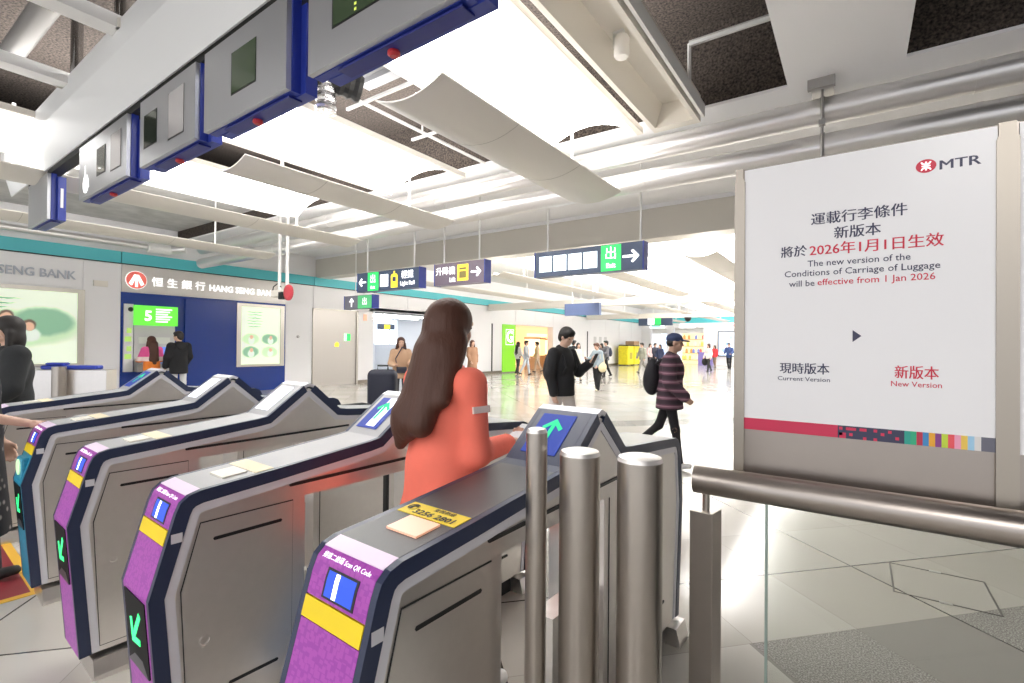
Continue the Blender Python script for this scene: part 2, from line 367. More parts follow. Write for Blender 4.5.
# ---------------------------------------------------------------- ducts
def duct(z, label, rings):
    r = empty('round_duct', (-5.5, 6.25, z), 0, label, 'duct', 'silver ventilation pipes')
    MB().tube([(-9.2, 0, 0), (12, 0, 0)], .138, 28).build('pipe', GALV, r, smooth=True)
    for x in rings: MB().tube([(x+5.5, 0, 0), (x+5.56, 0, 0)], .143, 28).build('joint_band', GALV, r, smooth=True)
    return r
duct(4.04, 'upper of the two silver pipes crossing above the poster', (-12, -9, -6, -3.2, -.75, .9, 2.6))
duct(3.655, 'lower of the two silver pipes crossing above the poster', (-11, -8, -5, -2.3, .9, 2.6))
for i, (x, lab) in enumerate(((-.30, 'galvanised hanger holding both silver pipes above the poster'),)):
    r = empty('pipe_hanger', (x, 6.25, 4.25), 0, lab, 'pipe hanger', 'pipe hangers')
    MB().box(-.12, .12, -.36, -.30, -.10, .04).box(-.1, .1, -.32, .1, -.02, .02).build('bracket', STEELD, r)
    MB().tube([(0, -.16, .0), (0, -.16, -.75)], .014, 8).box(-.03, .03, -.19, -.13, -.42, -.36).build('rod', STEELD, r)
    for zz in (-.21, -.595):
        MB().lathe([(.139, -.02), (.150, -.02), (.150, .02), (.139, .02)], n=28).xf(Matrix.Translation((0, 0, zz)) @ Matrix.Rotation(pi/2, 4, 'Y')).build('clamp', STEELD, r)
# flexible foil duct and services in the dark void
m = MB(); 
m.lathe([(.095+random.Random(i).uniform(-.008, .008), i*.022) for i in range(46)], (-4.25, 2.9, 3.75), 18)
tag(m.build('flexible_duct', mat('foil', (.75, .74, .74), .25, 1, bump=.5, bscale=30)), 'crinkled foil duct dropping beside the widest sign box', 'duct')
m = MB(); m.lathe([(.12+(.02 if i % 2 else 0), i*.04) for i in range(26)], n=16); m.xf(Matrix.Translation((-4.1, 3.2, 4.05)) @ Matrix.Rotation(radians(80), 4, Vector((1, -.5, 0))))
tag(m.build('flexible_duct', BLACKM), 'black corrugated hose under the metal deck', 'duct')
m = MB()
for k in range(9): m.box(-4.75, -3.5, 1.6+k*.26, 1.74+k*.26, 4.5, 4.56)
m.box(-4.75, -3.5, 1.6, 3.9, 4.56, 4.58)
tag(m.build('metal_deck', mat('deck_grey', (.30, .30, .31), .5, .3)), 'ribbed grey metal deck between two vaulted reflectors', 'deck')
m = MB()
for y in (2.5, 3.5, 4.5): m.box(-4.75, -3.5, y, y+.03, 4.14, 4.17)
m.tube([(-4.55, 1.5, 4.2), (-4.55, 5.8, 4.2)], .02, 6).tube([(-3.9, 1.5, 4.3), (-3.9, 5.8, 4.3)], .015, 6)
for y in (2.5, 3.5, 4.5): m.tube([(-4.55, y, 4.2), (-4.55, y, 5.195)], .012, 6); m.tube([(-3.65, y, 4.2), (-3.65, y, 5.195)], .012, 6)
tag(m.build('service_rack', WHITE), 'white service rack in the dark gap between the two big vaulted reflectors', 'service rack')
m = MB()
for y in (-.6, .35, 1.25): m.tube([(-7.4, y, 4.55), (-4.6, y, 4.55)], .10, 14)
m.box(-7.3, -4.7, -1.2, -.9, 4.5, 4.9).box(-6.9, -6.4, .5, 1.0, 4.6, 4.9)
tag(m.build('pipe_bundle', mat('pipe_grey', (.30, .29, .28), .5, .3), smooth=True), 'grey pipes in the dark void behind the fascia poles', 'pipes', kind='stuff')
r = empty('ceiling_frame', (-5.6, .4, 4.0), 0, 'white ceiling frame rails behind the fascia poles', 'ceiling frame')
for x in (-.72, .72): MB().box(x-.09, x+.09, -2, 1.5, -.02, .08).build('rail', WHITE, r)
for x in (-.72, .72): MB().box(x-.05, x+.05, .3, .42, .08, 1.15).build('hanger', WHITE, r)
# wall conduit over the teal band
r = empty('wall_pipe', (-15.05, 2, 3.95), 0, 'long grey pipe running above the teal wall band', 'pipe')
MB().tube([(0, -10, 0), (0, 3.1, 0)], .075, 14).build('pipe', GALV, r, smooth=True)
MB().tube([(0, 3.1, 0), (0, 3.62, 0)], .13, 18).build('sleeve', WHITE, r, smooth=True)
MB().tube([(0, 3.62, 0), (.12, 3.74, .02), (.22, 3.9, .05)], .115, 14).build('duct', GALV, r, smooth=True)
# ================================================================== bank wall fittings
def col(n, c, es=0, rough=.4):
    return mat(n, c, rough, emit=c if es else None, es=es)
GREENL = col('lit_green', (.12, .68, .05), .75)
GREENS = col('sign_green', (.03, .62, .12), .8)
WHITEL = mat('lit_white', (.95, .97, 1), .4, emit=(.93, .97, 1), es=1.1)
YELL = mat('lit_yellow', (.95, .75, .05), .4, emit=(.95, .72, .05), es=.7)
SIGNB = mat('sign_slate', (.045, .06, .10), .4, emit=(.05, .08, .14), es=.35)
SIGNP = mat('sign_purple_grey', (.13, .10, .13), .4, emit=(.13, .10, .13), es=.4)
BANKBLUE = mat('bank_blue', (.012, .045, .27), .22)
FRAME = mat('bronze_steel', (.58, .55, .50), .35, .8)
# bank lettering
LETW = mat('letter_white', (.95, .95, .95), .3, emit=(1, 1, 1), es=.8)
LETG = mat('letter_grey', (.50, .53, .60), .35)
FASC = mat('bank_fascia', (.66, .63, .60), .35, .35)
struct(MB().box(WX, WX+.012, 4.67, 9.1, 2.78, 3.47).build('trim', FASC))
r = empty('bank_lettering', (WX+.02, 6.9, 3.08), 0, 'white bank name lettering above the blue cash machine wall', 'lettering', 'bank name lettering')
_t = text('lettering', '恒 生 銀 行', frame((0, -.92, 0), (0, 1, 0), (0, 0, 1)), .265, LETW, r, 0, .01)
fit_x(_t, -1.57, -.26, 1)
_t = text('lettering', 'HANG SENG BANK', frame((0, .83, -.01), (0, 1, 0), (0, 0, 1)), .25, LETW, r, .014, .01)
fit_x(_t, -.14, 1.86, 1)
r2 = empty('bank_emblem', (WX+.02, 4.98, 3.1), 0, 'round red and white bank emblem beside the white lettering', 'emblem')
REDL = mat('bank_red', (.80, .16, .13), .4, emit=(.8, .16, .12), es=.3)
def disc(name, r, m, par, z=0, n=28, x=0, sy=1):
    return MB().prism([(r*cos(2*pi*k/n), sy*r*sin(2*pi*k/n)) for k in range(n)], x, x+.012, 'x').build(name, m, par)
disc('disc', .225, REDL, r2); disc('rim', .235, LETW, r2, x=-.006)
MB().prism([(-.17, -.10), (-.05, .14), (.05, .14), (.17, -.10), (.10, -.15), (.03, .02), (.03, -.18), (-.03, -.18), (-.03, .02), (-.10, -.15)], .013, .02, 'x').build('figure', LETW, r2)
r = empty('bank_lettering', (WX+.02, 2.4, 3.06), 0, 'grey bank name lettering above the large family advert', 'lettering', 'bank name lettering')
_t = text('lettering', 'HANG SENG BANK', frame((0, 1.37, 0), (0, 1, 0), (0, 0, 1)), .275, LETG, r, .012, .012, align='RIGHT', sx=1.12)
fit_x(_t, -.72, 1.37, 1)
# lightbox adverts: one softly printed backlit picture each
def picture_mat(name, base, blobs):
    m = bpy.data.materials.new(name); m.use_nodes = True; nt = m.node_tree; b = nt.nodes['Principled BSDF']; L = nt.links.new
    tc = nt.nodes.new('ShaderNodeTexCoord'); last = None
    nz = nt.nodes.new('ShaderNodeTexNoise'); nz.inputs['Scale'].default_value = 5; L(tc.outputs['Object'], nz.inputs[0])
    wob = nt.nodes.new('ShaderNodeVectorMath'); wob.operation = 'MULTIPLY_ADD'; L(nz.outputs[1], wob.inputs[0]); wob.inputs[1].default_value = (.07, .07, .07)
    L(tc.outputs['Object'], wob.inputs[2])
    for y, z, a, c, col_ in blobs:
        mp = nt.nodes.new('ShaderNodeMapping'); mp.vector_type = 'TEXTURE'; mp.inputs['Location'].default_value = (0, y+.035, z+.035); mp.inputs['Scale'].default_value = (1000, a, c)
        L(wob.outputs[0], mp.inputs[0])
        ln = nt.nodes.new('ShaderNodeVectorMath'); ln.operation = 'LENGTH'; L(mp.outputs[0], ln.inputs[0])
        mr = nt.nodes.new('ShaderNodeMapRange'); mr.interpolation_type = 'SMOOTHSTEP'; mr.inputs[1].default_value = 1.15; mr.inputs[2].default_value = .8; L(ln.outputs['Value'], mr.inputs[0])
        mx = nt.nodes.new('ShaderNodeMixRGB'); L(mr.outputs[0], mx.inputs[0]); mx.inputs[2].default_value = (*col_, 1)
        if last: L(last, mx.inputs[1])
        else: mx.inputs[1].default_value = (*base, 1)
        last = mx.outputs[0]
    L(last, b.inputs['Base Color']); L(last, b.inputs['Emission Color']); b.inputs['Emission Strength'].default_value = .36; b.inputs['Roughness'].default_value = .3
    return m
def advert(name, y0, y1, z0, z1, label, blobs, base):
    r = empty(name, (WX+.02, (y0+y1)/2, (z0+z1)/2), 0, label, 'advert')
    hy = (y1-y0)/2; hz = (z1-z0)/2
    MB().box(0, .05, -hy, -hy+.13, -hz, hz).box(0, .05, hy-.13, hy, -hz, hz).box(0, .05, -hy+.13, hy-.13, hz-.09, hz).box(0, .05, -hy+.13, hy-.13, -hz, -hz+.07).build('frame', FRAME, r)
    MB().box(0, .02, -hy+.13, hy-.13, -hz+.07, hz-.09).build('lit_panel', picture_mat(name+'_print_%d' % len(blobs), base, blobs), r)
    return r
P_ = lambda n, c: mat(n, c, .5, emit=c, es=.42)
ADG = (.80, .89, .72)
skin_, hair_, shirt_, grn_, lg_, wh_ = (.72, .46, .32), (.16, .10, .07), (.70, .80, .70), (.24, .46, .30), (.55, .72, .48), (.95, .98, .90)
fam = [(.2, -.05, 1.2, .42, lg_), (.75, .12, .55, .33, grn_), (-.5, .25, .28, .22, grn_), (-.05, -.1, .5, .3, wh_)]
for y, z, s in ((-.35, -.02, .11), (.12, .2, .12), (.5, .02, .11), (-.02, -.15, .10)):
    fam += [(y, z-.2, s*1.7, s*1.5, shirt_), (y, z+.02, s*1.05, s*1.2, hair_), (y, z-.015, s*.8, s*.95, skin_)]
for k in range(3): fam.append((-.2, .62-.1*k, .55-.1*k, .02, grn_))
for k in range(4): fam.append((.1-.1*k, -.42-.09*k, .35, .014, grn_))
advert('advert_lightbox', 1.0, 3.93, .9, 2.74, 'large lit advert of a cheering family under the grey bank lettering', fam, ADG)
pic = [(-.3, .05, .0, .0, wh_)]
pic = []
for k in range(6): pic.append((-.2, .72-.09*k, .26-.02*(k % 3), .012, grn_))
for y in (-.32, .28):
    for z in (-.12, -.52):
        pic += [(y, z, .26, .17, lg_ if (y < 0) == (z > -.3) else grn_), (y+.02, z-.05, .1, .12, shirt_), (y+.03, z+.06, .05, .06, skin_)]
advert('advert_lightbox', 7.52, 9.03, .76, 2.70, 'pale lit advert with four small photos beside the blue panel', pic, ADG)
# blue bank panels and the cash machine
struct(MB().box(WX-.01, WX+.0, 4.66, 9.1, 0, 2.77).build('trim', BANKBLUE))
tag(MB().box(0, .06, 0, 1.38, .0, 2.7).box(.0, .05, 1.38, 1.40, 0, 2.7).build('wall_cabinet', BANKBLUE), 'tall glossy blue cabinet between the cash machine and the pale advert', 'cabinet').location = (WX, 6.12, 0)
r = empty('cash_machine', (WX, 5.4, 0), 0, 'cash machine with a bright green header in the blue wall', 'cash machine')
STEELA = mat('atm_grey', (.62, .62, .62), .4, .3)
MB().box(0, .10, -.48, .52, 1.93, 2.45).build('header', GREENL, r)
text('header_lettering', '5', frame((.105, -.17, 2.17), (0, 1, 0), (0, 0, 1)), .36, LETW, r, .03)
m = MB()
for k in range(6): m.box(.1, .104, .0, .28+.1*((k*7) % 3)/2, 2.02+k*.065, 2.055+k*.065)
m.build('header_print', LETW, r)
MB().box(0, .05, -.68, -.48, .72, 2.47).build('side_panel', mat('atm_white', (.8, .8, .8), .4), r)
m = MB()
for k, z in enumerate((1.05, 1.25, 1.5, 1.72)): m.box(.05, .054, -.66+.04*(k % 2), -.52, z, z+.13)
m.build('stickers', P_('sticker_green', (.42, .66, .15)), r)
MB().lathe([(.05, 0), (.06, .03), (.04, .06)], n=14).xf(Matrix.Translation((.05, -.55, 2.33)) @ Matrix.Rotation(pi/2, 4, 'Y')).build('camera', DARK, r)
MB().box(0, .03, -.46, .48, .85, 1.93).build('fascia', STEELA, r)
MB().box(.03, .05, -.36, .36, 1.45, 1.62).build('brand_strip', mat('atm_pale', (.75, .78, .72), .4), r)
MB().box(.03, .045, -.2, .40, 1.0, 1.36).build('screen', mat('atm_screen', (.1, .2, .6), .3, emit=(.12, .25, .75), es=.7), r)
MB().prism([(.03, .85), (.32, .85), (.34, .92), (.03, 1.02)], -.46, .44, 'y').build('keypad_shelf', STEELD, r)
MB().box(0, .28, -.46, .48, .72, .85).build('ledge', STEELD, r)
# steel shutter door
r = empty('door_1', (WX, 11.03, 0)); r['kind'] = 'structure'
MB().box(-.03, .0, -.91, .91, 0, 2.68).build('leaf', mat('shutter_steel', (.56, .53, .50), .4, .75, bump=.05, bscale=40, aniso=(1, 1, .1)), r)
MB().box(-.02, .04, -.95, -.91, 0, 2.72).box(-.02, .04, .87, .95, 0, 2.72).box(-.02, .04, -.95, .95, 2.68, 2.72).build('frame', FRAME, r)
MB().box(0, .006, .36, .62, 1.60, 1.86).build('green_notice', GREENS, r)
MB().box(0, .006, .35, .46, 1.6, 1.86).build('white_notice', LETW, r)
MB().prism([(-.05, 1.38), (.12, 1.38), (.13, 1.5), (.05, 1.56), (-.04, 1.5)], 0, .006, 'x').build('yellow_notice', YELL, r)
tag(MB().box(0, .012, -.07, .09, -.12, .12).build('notice', P_('notice_orange', (.85, .45, .30))), 'small orange notice on the pillar past the steel door', 'notice').location = (WX, 12.3, 2.5)
tag(MB().lathe([(.05, 0), (.05, .02), (.03, .03)], n=12).xf(Matrix.Rotation(pi/2, 4, 'Y')).build('wall_button', STEELD), 'small grey round fitting on the wall panel before the steel door', 'fitting').location = (WX, 9.55, 1.72)
tag(MB().box(0, .05, 0, .28, 0, .14).build('wall_plate', CREAM), 'small cream plate high on the panel beside the cash machine', 'plate').location = (WX, 4.1, 2.86)
# signs inside the alcove
for y, z, lab, mm in ((13.6, 2.48, 'yellow and dark direction sign inside the bright alcove', YELL), (15.6, 2.3, 'dark direction sign with yellow mark deep in the alcove', YELL)):
    r = empty('direction_sign', (-18, y, z), 0, lab, 'sign')
    MB().box(-.04, .04, -.5, .5, -.13, .13).build('case', SIGNB, r); MB().box(.04, .045, -.15, .2, -.09, .09).build('mark', mm, r)
    MB().tube([(0, .3, .13), (0, .3, .5)], .015, 6).build('rod', WHITE, r)
# green G panel
r = empty('exit_letter_panel', (WX, 21.85, 0), 0, 'tall lime green exit panel with a white letter G', 'exit panel')
MB().box(0, .03, -.62, .62, .06, 2.6).build('panel', mat('lime_panel', (.22, .62, .02), .4, emit=(.22, .62, .02), es=.25), r)
text('letter', 'G', frame((.034, .05, 1.92), (0, 1, 0), (0, 0, 1)), .85, LETW, r, .03)
MB().box(.03, .034, -.3, .42, 2.31, 2.34).box(.03, .034, -.3, .42, 1.5, 1.53).box(.03, .034, -.32, -.29, 1.5, 2.34).box(.03, .034, .40, .43, 1.5, 2.34).build('square_frame', LETW, r)
# lit display cases inside the warm shop
for i, (x, y, c) in enumerate(((-16.9, 26.6, (1, .8, .55)), (-18.2, 29.4, (1, .7, .35)), (-20.0, 33.2, (1, .85, .6)))):
    r = empty('display_case', (x, y, 0), 0, ['glowing display case just inside the warm shop opening', 'amber display case in the middle of the warm shop', 'pale display case at the back of the warm shop'][i], 'display case', 'warm shop display cases')
    MB().box(-.4, .4, -.3, .3, 0, .8).build('base', mat('case_wood', (.5, .32, .2), .5), r)
    MB().box(-.38, .38, -.28, .28, .8, 1.9).build('lit_body', mat(f'case_light_{i}', c, .4, emit=c, es=1.0), r)
    MB().box(-.42, .42, -.32, .32, 1.9, 2.0).build('top', mat('case_wood', (.5, .32, .2)), r)
tag(MB().box(-.01, .01, -1.5, 1.5, -.12, .12).build('shop_sign', mat('shop_sign_light', (1, .75, .45), .4, emit=(1, .7, .4), es=1.4)), 'orange lit sign band at the back of the warm shop', 'sign').location = (-20.9, 33.6, 2.3)
# yellow crates by the far wall
for i in range(2):
    r = empty('yellow_bin', (WX+.75, 36.6+i*1.35, 0), 0, ['yellow upright bin closer to the gates, by the white wall', 'yellow upright bin farther along the white wall'][i], 'bin', 'yellow bins')
    MB().box(-.4, .4, -.6, .6, .06, 1.5).build('body', mat('bin_yellow', (.85, .74, .02), .5, var=.1), r, bevel=.05)
    MB().box(-.36, .36, -.55, .55, 1.5, 1.58).build('lid', BLACKM, r)
    m = MB()
    for a in (-.3, .3):
        for c in (-.5, .5): m.lathe([(.06, 0), (.06, .06)], (a, c, 0), 10)
    m.build('wheels', BLACKM, r)
    MB().box(.4, .405, -.25, .25, .5, 1.0).build('mark', mat('bin_mark', (.5, .42, .05), .5), r)
tag(MB().box(-.35, .35, -.55, .55, 0, .3).box(-.36, .36, -.02, .02, .29, .305).build('cardboard_box', mat('cardboard', (.45, .30, .18), .8)), 'brown cardboard box on top of the farther yellow bin', 'box').location = (WX+.75, 37.9, 1.585)
# grey notices on the far white wall
for i in range(3): tag(MB().box(0, .01, -.22, .22, -.35, .35).build('notice', mat('notice_grey', (.62, .62, .62), .5)), 'faint grey notice on the white wall before the yellow bins', 'notice', 'grey wall notices').location = (WX, 32.6+i*.9, 1.8)

# ---------------------------------------------------------------- far shops
def shop(x0, x1, label, c, es, sign):
    r = empty('far_shop', ((x0+x1)/2, 42.4, 0), 0, label, 'shop'); h = (x1-x0)/2
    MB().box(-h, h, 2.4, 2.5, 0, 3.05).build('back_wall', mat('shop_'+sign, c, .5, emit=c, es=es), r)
    MB().box(-h, h, .05, .25, 2.6, 3.05).build('sign_band', mat('band_'+sign, (.8, .8, .78), .5), r)
    m = MB()
    for k in range(4): m.box(-h+.1, h-.1, 2.1, 2.4, .3+k*.6, .36+k*.6)
    m.build('shelf', mat('shop_shelf', (.6, .5, .4), .5), r)
    return r
random.seed(5)
shop(-14.6, -13.2, 'bluish lit shop front at the corner of the far wall', (.65, .78, 1), 1.1, 'blue')
s = shop(-12.7, -10.2, 'warm glowing shop front behind the cap of the striped jacket', (1, .78, .45), .8, 'warm')
COLS = [(.9, .8, .2), (.9, .45, .15), (.95, .9, .75), (.8, .2, .2), (.75, .8, .2), (.3, .4, .8)]
for i in range(22):
    m = mat(f'goods_{i%6}', COLS[i % 6], .5, emit=COLS[i % 6], es=.3)
    x = -1.1+2.2*((i*7) % 22)/22; z = .36+.6*(i % 4)
    g = tag(MB().box(-.09, .09, -.08, .08, 0, .3).box(-.04, .04, -.04, .04, .3, .38).build('packet', m), 'small bright packet on the shelves of the far warm shop', 'packet', 'goods in the far warm shop')
    g.location = (s.location.x+x, 42.4+2.2, z)
for x, lab, c in ((-14, 'white and green lit sign on the far corner shop', (.3, .85, .5)), (-11.5, 'pale pink shop name sign on the far warm shop', (.9, .7, .7)), (-7.6, 'small red sign on the far white wall', (.85, .25, .25))):
    r = empty('shop_sign', (x, 41.9, 3.2), 0, lab, 'sign')
    MB().box(-.6, .6, -.06, .1, -.16, .16).build('case', WHITEL, r); MB().box(-.45, .3, -.07, -.06, -.1, .1).build('print', col('sign_print_%d' % int(-x), c, .8), r)
r = empty('advert_screen', (-8.35, 41.95, 1.75), 0, 'tall lit advert screen on the far wall beside the blue jacket', 'advert screen')
MB().box(-.72, .72, -.08, .1, -1.0, 1.0).build('frame', DARK, r)
MB().box(-.64, .64, -.09, -.08, -.92, .92).build('screen', mat('advert_screen', (.75, .85, 1), .4, emit=(.72, .83, 1), es=1.0), r)
for i in range(5): MB().prism([(-.3+.14*i+.16*cos(k), -.5+.25*i+.16*sin(k)) for k in [j*pi/4 for j in range(8)]], -.094, -.09, 'y').build('picture', P_('screen_print_%d' % (i % 2), [(.35, .5, .8), (.85, .75, .7)][i % 2]), r)
tag(MB().box(-.55, .55, 0, .5, 0, 1.0).box(-.6, .6, -.05, .55, 1.0, 1.06).build('counter', mat('counter_violet', (.25, .2, .5), .4)), 'small violet counter beside the far warm shop', 'counter').location = (-9.9, 41.3, 0)

# ---------------------------------------------------------------- hanging direction signs
def arrow(m, c, s, ang):
    R = Matrix.Rotation(ang, 2)
    def p(a, b): q = R @ Vector((a*s, b*s)); return (c[0]+q.x, c[1]+q.y)
    for poly in ([(-.5, -.07), (.34, -.07), (.34, .07), (-.5, .07)], [(.5, 0), (.12, .38), (.0, .30), (.30, 0)], [(.5, 0), (.30, 0), (.0, -.30), (.12, -.38)]):
        m.prism([p(*q) for q in poly], -.068, -.062, 'y')
    return m
def hang_sign(name, x0, x1, label, case, zb=2.65, zt=3.07, y=7.2, rods=(.12, .88), rodtop=4.479, end=True, group='hanging direction signs'):
    xc = (x0+x1)/2; h = (x1-x0)/2; zh = (zt-zb)/2
    r = empty(name, (xc, y, (zb+zt)/2), 0, label, 'direction sign', group)
    MB().box(-h, h, -.06, .12, -zh, zh).build('case', case, r)
    if end: [MB().box(a_, a_+.02, -.065, .125, -zh-.005, zh+.005).build('end_cap', BLUE, r) for a_ in (h, -h-.02)]
    for f in rods: MB().tube([(-h+2*h*f, .03, zh), (-h+2*h*f, .03, rodtop-(zb+zt)/2)], .016, 8).build('rod', WHITE, r)
    return r
def plate(r, x0, x1, z0, z1, m, name): return MB().box(x0, x1, -.064, -.06, z0, z1).build(name, m, r)
T = lambda r, s, x, z, size, m=None, **k: text('lettering', s, face_y(x, -.069, z), size, m or LETW, r, **k)
LETS = mat('lit_letter', (1, 1, 1), .4, emit=(1, 1, 1), es=1.3)
r = hang_sign('hanging_sign', -4.49, -2.61, 'widest hanging sign with four white squares, green exit mark and right arrow', SIGNB, rods=(.10, .965))
for k in range(4): plate(r, -.86+k*.275, -.62+k*.275, -.13, .13, mat('lit_pale', (.85, .94, 1), .4, emit=(.80, .93, 1), es=.95), 'exit_square')
plate(r, .27, .60, -.2, .2, GREENS, 'green_square')
T(r, '出', .435, .06, .21, LETS); T(r, 'Exit', .435, -.12, .10, LETS, bold=.02)
arrow(MB(), (.76, 0), .26, 0).build('arrow', LETS, r)
r = hang_sign('hanging_sign', -9.19, -7.27, 'hanging sign with left arrow, green exit mark and orange tram symbol', SIGNB, rods=(.11, .88))
arrow(MB(), (-.80, 0), .24, pi).build('arrow', LETS, r)
plate(r, -.62, -.27, -.2, .2, GREENS, 'green_square'); T(r, '出', -.445, .05, .20, LETS); T(r, 'Exit', -.445, -.13, .09, LETS, bold=.02)
plate(r, -.21, .04, -.13, .13, WHITEL, 'exit_square')
m = MB().prism([(.13, -.17), (.33, -.17), (.33, .08), (.30, .12), (.16, .12), (.13, .08)], -.064, -.06, 'y').prism([(.21, .12), (.25, .12), (.25, .18), (.21, .18)], -.064, -.06, 'y'); m.build('tram_symbol', YELL, r)
MB().box(.18, .28, -.066, -.064, -.04, .06).build('tram_window', SIGNB, r)
T(r, '輕鐵', .63, .07, .18, LETS); T(r, 'Light Rail', .63, -.1, .115, LETS, bold=.015)
r = hang_sign('hanging_sign', -6.83, -5.6, 'purple grey hanging lift sign with a yellow symbol and right arrow', SIGNP, rods=(.13, .85))
T(r, '升降機', -.33, .05, .17, LETS); T(r, 'Lift', -.15, -.12, .12, LETS, bold=.015)
plate(r, -.03, .24, -.15, .16, YELL, 'yellow_square')
MB().box(.02, .19, -.066, -.064, -.10, .03).box(.02, .19, -.066, -.064, .06, .1).build('lift_symbol', mat('lift_dark', (.25, .2, .05), .5), r)
arrow(MB(), (.43, 0), .24, 0).build('arrow', LETS, r)
r = hang_sign('hanging_sign', -9.66, -8.71, 'small hanging sign with up arrow and green square below the tram sign', mat('sign_dim', (.16, .16, .20), .4), 2.28, 2.58, rods=(.3,), rodtop=2.62)
plate(r, .0, .47, -.145, .145, mat('dim_green', (.08, .42, .16), .4, emit=(.1, .45, .2), es=.3), 'green_square')
T(r, '出', .235, .0, .18, LETW); arrow(MB(), (-.22, 0), .2, pi/2).build('arrow', LETW, r)
MB().tube([(-.2, .03, .15), (-.2, .03, 2.049)], .01, 6).build('rod', WHITE, r)
r = hang_sign('hanging_sign', -9.85, -8.3, 'plain blue hanging sign far down the concourse', mat('sign_back_blue', (.12, .16, .30), .4), 2.72, 3.2, y=18, rods=(.2, .8), end=False, rodtop=4.749)
r = hang_sign('hanging_sign', -12.3, -10.0, 'far hanging sign with a green lit middle', SIGNB, 2.9, 3.5, y=33, rods=(.2, .8), end=False, rodtop=4.749)
plate(r, -.5, -.05, -.24, .24, WHITEL, 'exit_square'); plate(r, 0, .4, -.24, .24, GREENS, 'green_square')
r = empty('dome_camera', (-5.7, 20.9, 2.65), 0, 'dark dome camera on a thin rod beyond the cross beam', 'camera')
MB().lathe([(.02, -.12), (.1, -.08), (.14, 0), (.14, .06)], n=16).build('dome', DARK, r, smooth=True); MB().tube([(0, 0, .06), (0, 0, 2.1)], .018, 8).build('rod', WHITE, r)
r = empty('dome_camera', (-4.8, 19.2, 2.9), 0, 'small cream camera on a rod near the cross beam', 'camera')
MB().lathe([(.02, -.12), (.06, -.08), (.08, 0), (.08, .06)], n=16).build('dome', CREAM, r, smooth=True); MB().tube([(0, 0, .06), (0, 0, 1.849)], .014, 8).build('rod', WHITE, r)
# security camera cluster in front of the bank
r = empty('security_camera', (-10.25, 5.98, 2.6), 0, 'security camera pair hanging on two white poles before the bank', 'camera')
for dx in (-.12, .18): MB().tube([(dx, 0, .05), (dx, 0, 1.648)], .035, 10).build('pole', WHITE, r, smooth=True)
MB().box(-.32, .12, -.09, .09, -.1, .05).build('camera_body', CREAM, r, bevel=.02)
MB().box(.0, .14, -.1, -.0, -.16, .0).build('lens_housing', DARK, r, bevel=.01)
MB().lathe([(.17, 0), (.17, .03), (.12, .05)], n=22).xf(Matrix.Translation((.36, -.06, -.03)) @ Matrix.Rotation(pi/2, 4, 'X')).build('horn', mat('camera_red', (.55, .06, .08), .4), r)
MB().tube([(-.4, 0, .02), (-.36, 0, .14), (-.2, 0, .2), (-.05, 0, .12)], .012, 8).build('cable', DARK, r)
# ================================================================== ticket gates
PURPLE = None
def pattern_mat(name, c, c2):
    m = bpy.data.materials.new(name); m.use_nodes = True; nt = m.node_tree; b = nt.nodes['Principled BSDF']; L = nt.links.new
    tc = nt.nodes.new('ShaderNodeTexCoord'); v = nt.nodes.new('ShaderNodeTexVoronoi'); v.distance = 'CHEBYCHEV'; v.inputs['Scale'].default_value = 65; v.inputs['Randomness'].default_value = .6
    L(tc.outputs['Object'], v.inputs['Vector'])
    cr = nt.nodes.new('ShaderNodeValToRGB'); cr.color_ramp.interpolation = 'CONSTANT'; L(v.outputs['Distance'], cr.inputs[0])
    cr.color_ramp.elements[0].color = (*c, 1); cr.color_ramp.elements[1].color = (*c2, 1); cr.color_ramp.elements[1].position = .42
    L(cr.outputs[0], b.inputs['Base Color']); b.inputs['Roughness'].default_value = .38
    return m
PURP = pattern_mat('purple_print', (.41, .07, .43), (.33, .047, .38))
TEALF = pattern_mat('turquoise_print', (.02, .27, .42), (.015, .22, .36))
LILAC = mat('lilac_patch', (.86, .70, .87), .35)
GYEL = mat('gate_yellow', (.90, .66, .01), .45)
CAP = mat('gate_cap_grey', (.05, .05, .055), .32, bump=.12, bscale=500)
GTRIM = mat('gate_navy', (.022, .032, .075), .35)
STRIP = mat('pale_strip', (.72, .71, .76), .35, .2)
ARROWG = mat('green_arrow', (.05, .9, .25), .4, emit=(.03, .85, .22), es=1.2)
SCANB = mat('scanner_glow', (.02, .05, .3), .45, emit=(.04, .10, .72), es=.8, spec=.2)
SCANW = mat('scanner_white', (.9, .95, 1), .3, emit=(.85, .92, 1), es=2.0)
SCRB = mat('screen_blue', (.01, .02, .12), .45, emit=(.012, .045, .34), es=.75, spec=.2)
SCR_GLARE = mat('screen_white_glare', (.85, .85, .95), .3, emit=(.85, .86, .97), es=.75)  # white glow standing in for grazing reflections on the gate screens
SCRA = mat('screen_arrow', (.02, .22, .10), .5, emit=(.03, .80, .34), es=.8, spec=.1)
PADW = mat('reader_pad', (.85, .55, .42), .35, emit=(.95, .42, .22), es=.35)
OUT = [(-.045, .10), (-.093, .69), (-.022, .945), (-.008, .978), (.016, .998), (.05, 1.008), (.30, 1.030), (.60, 1.060), (.72, 1.072), (.77, 1.080), (.985, 1.243), (1.02, 1.257), (1.055, 1.243), (1.235, 1.082), (1.29, 1.074), (1.60, 1.050), (1.85, 1.028), (1.89, 1.012), (1.915, .975), (1.925, .94), (1.955, .69), (1.905, .10)]
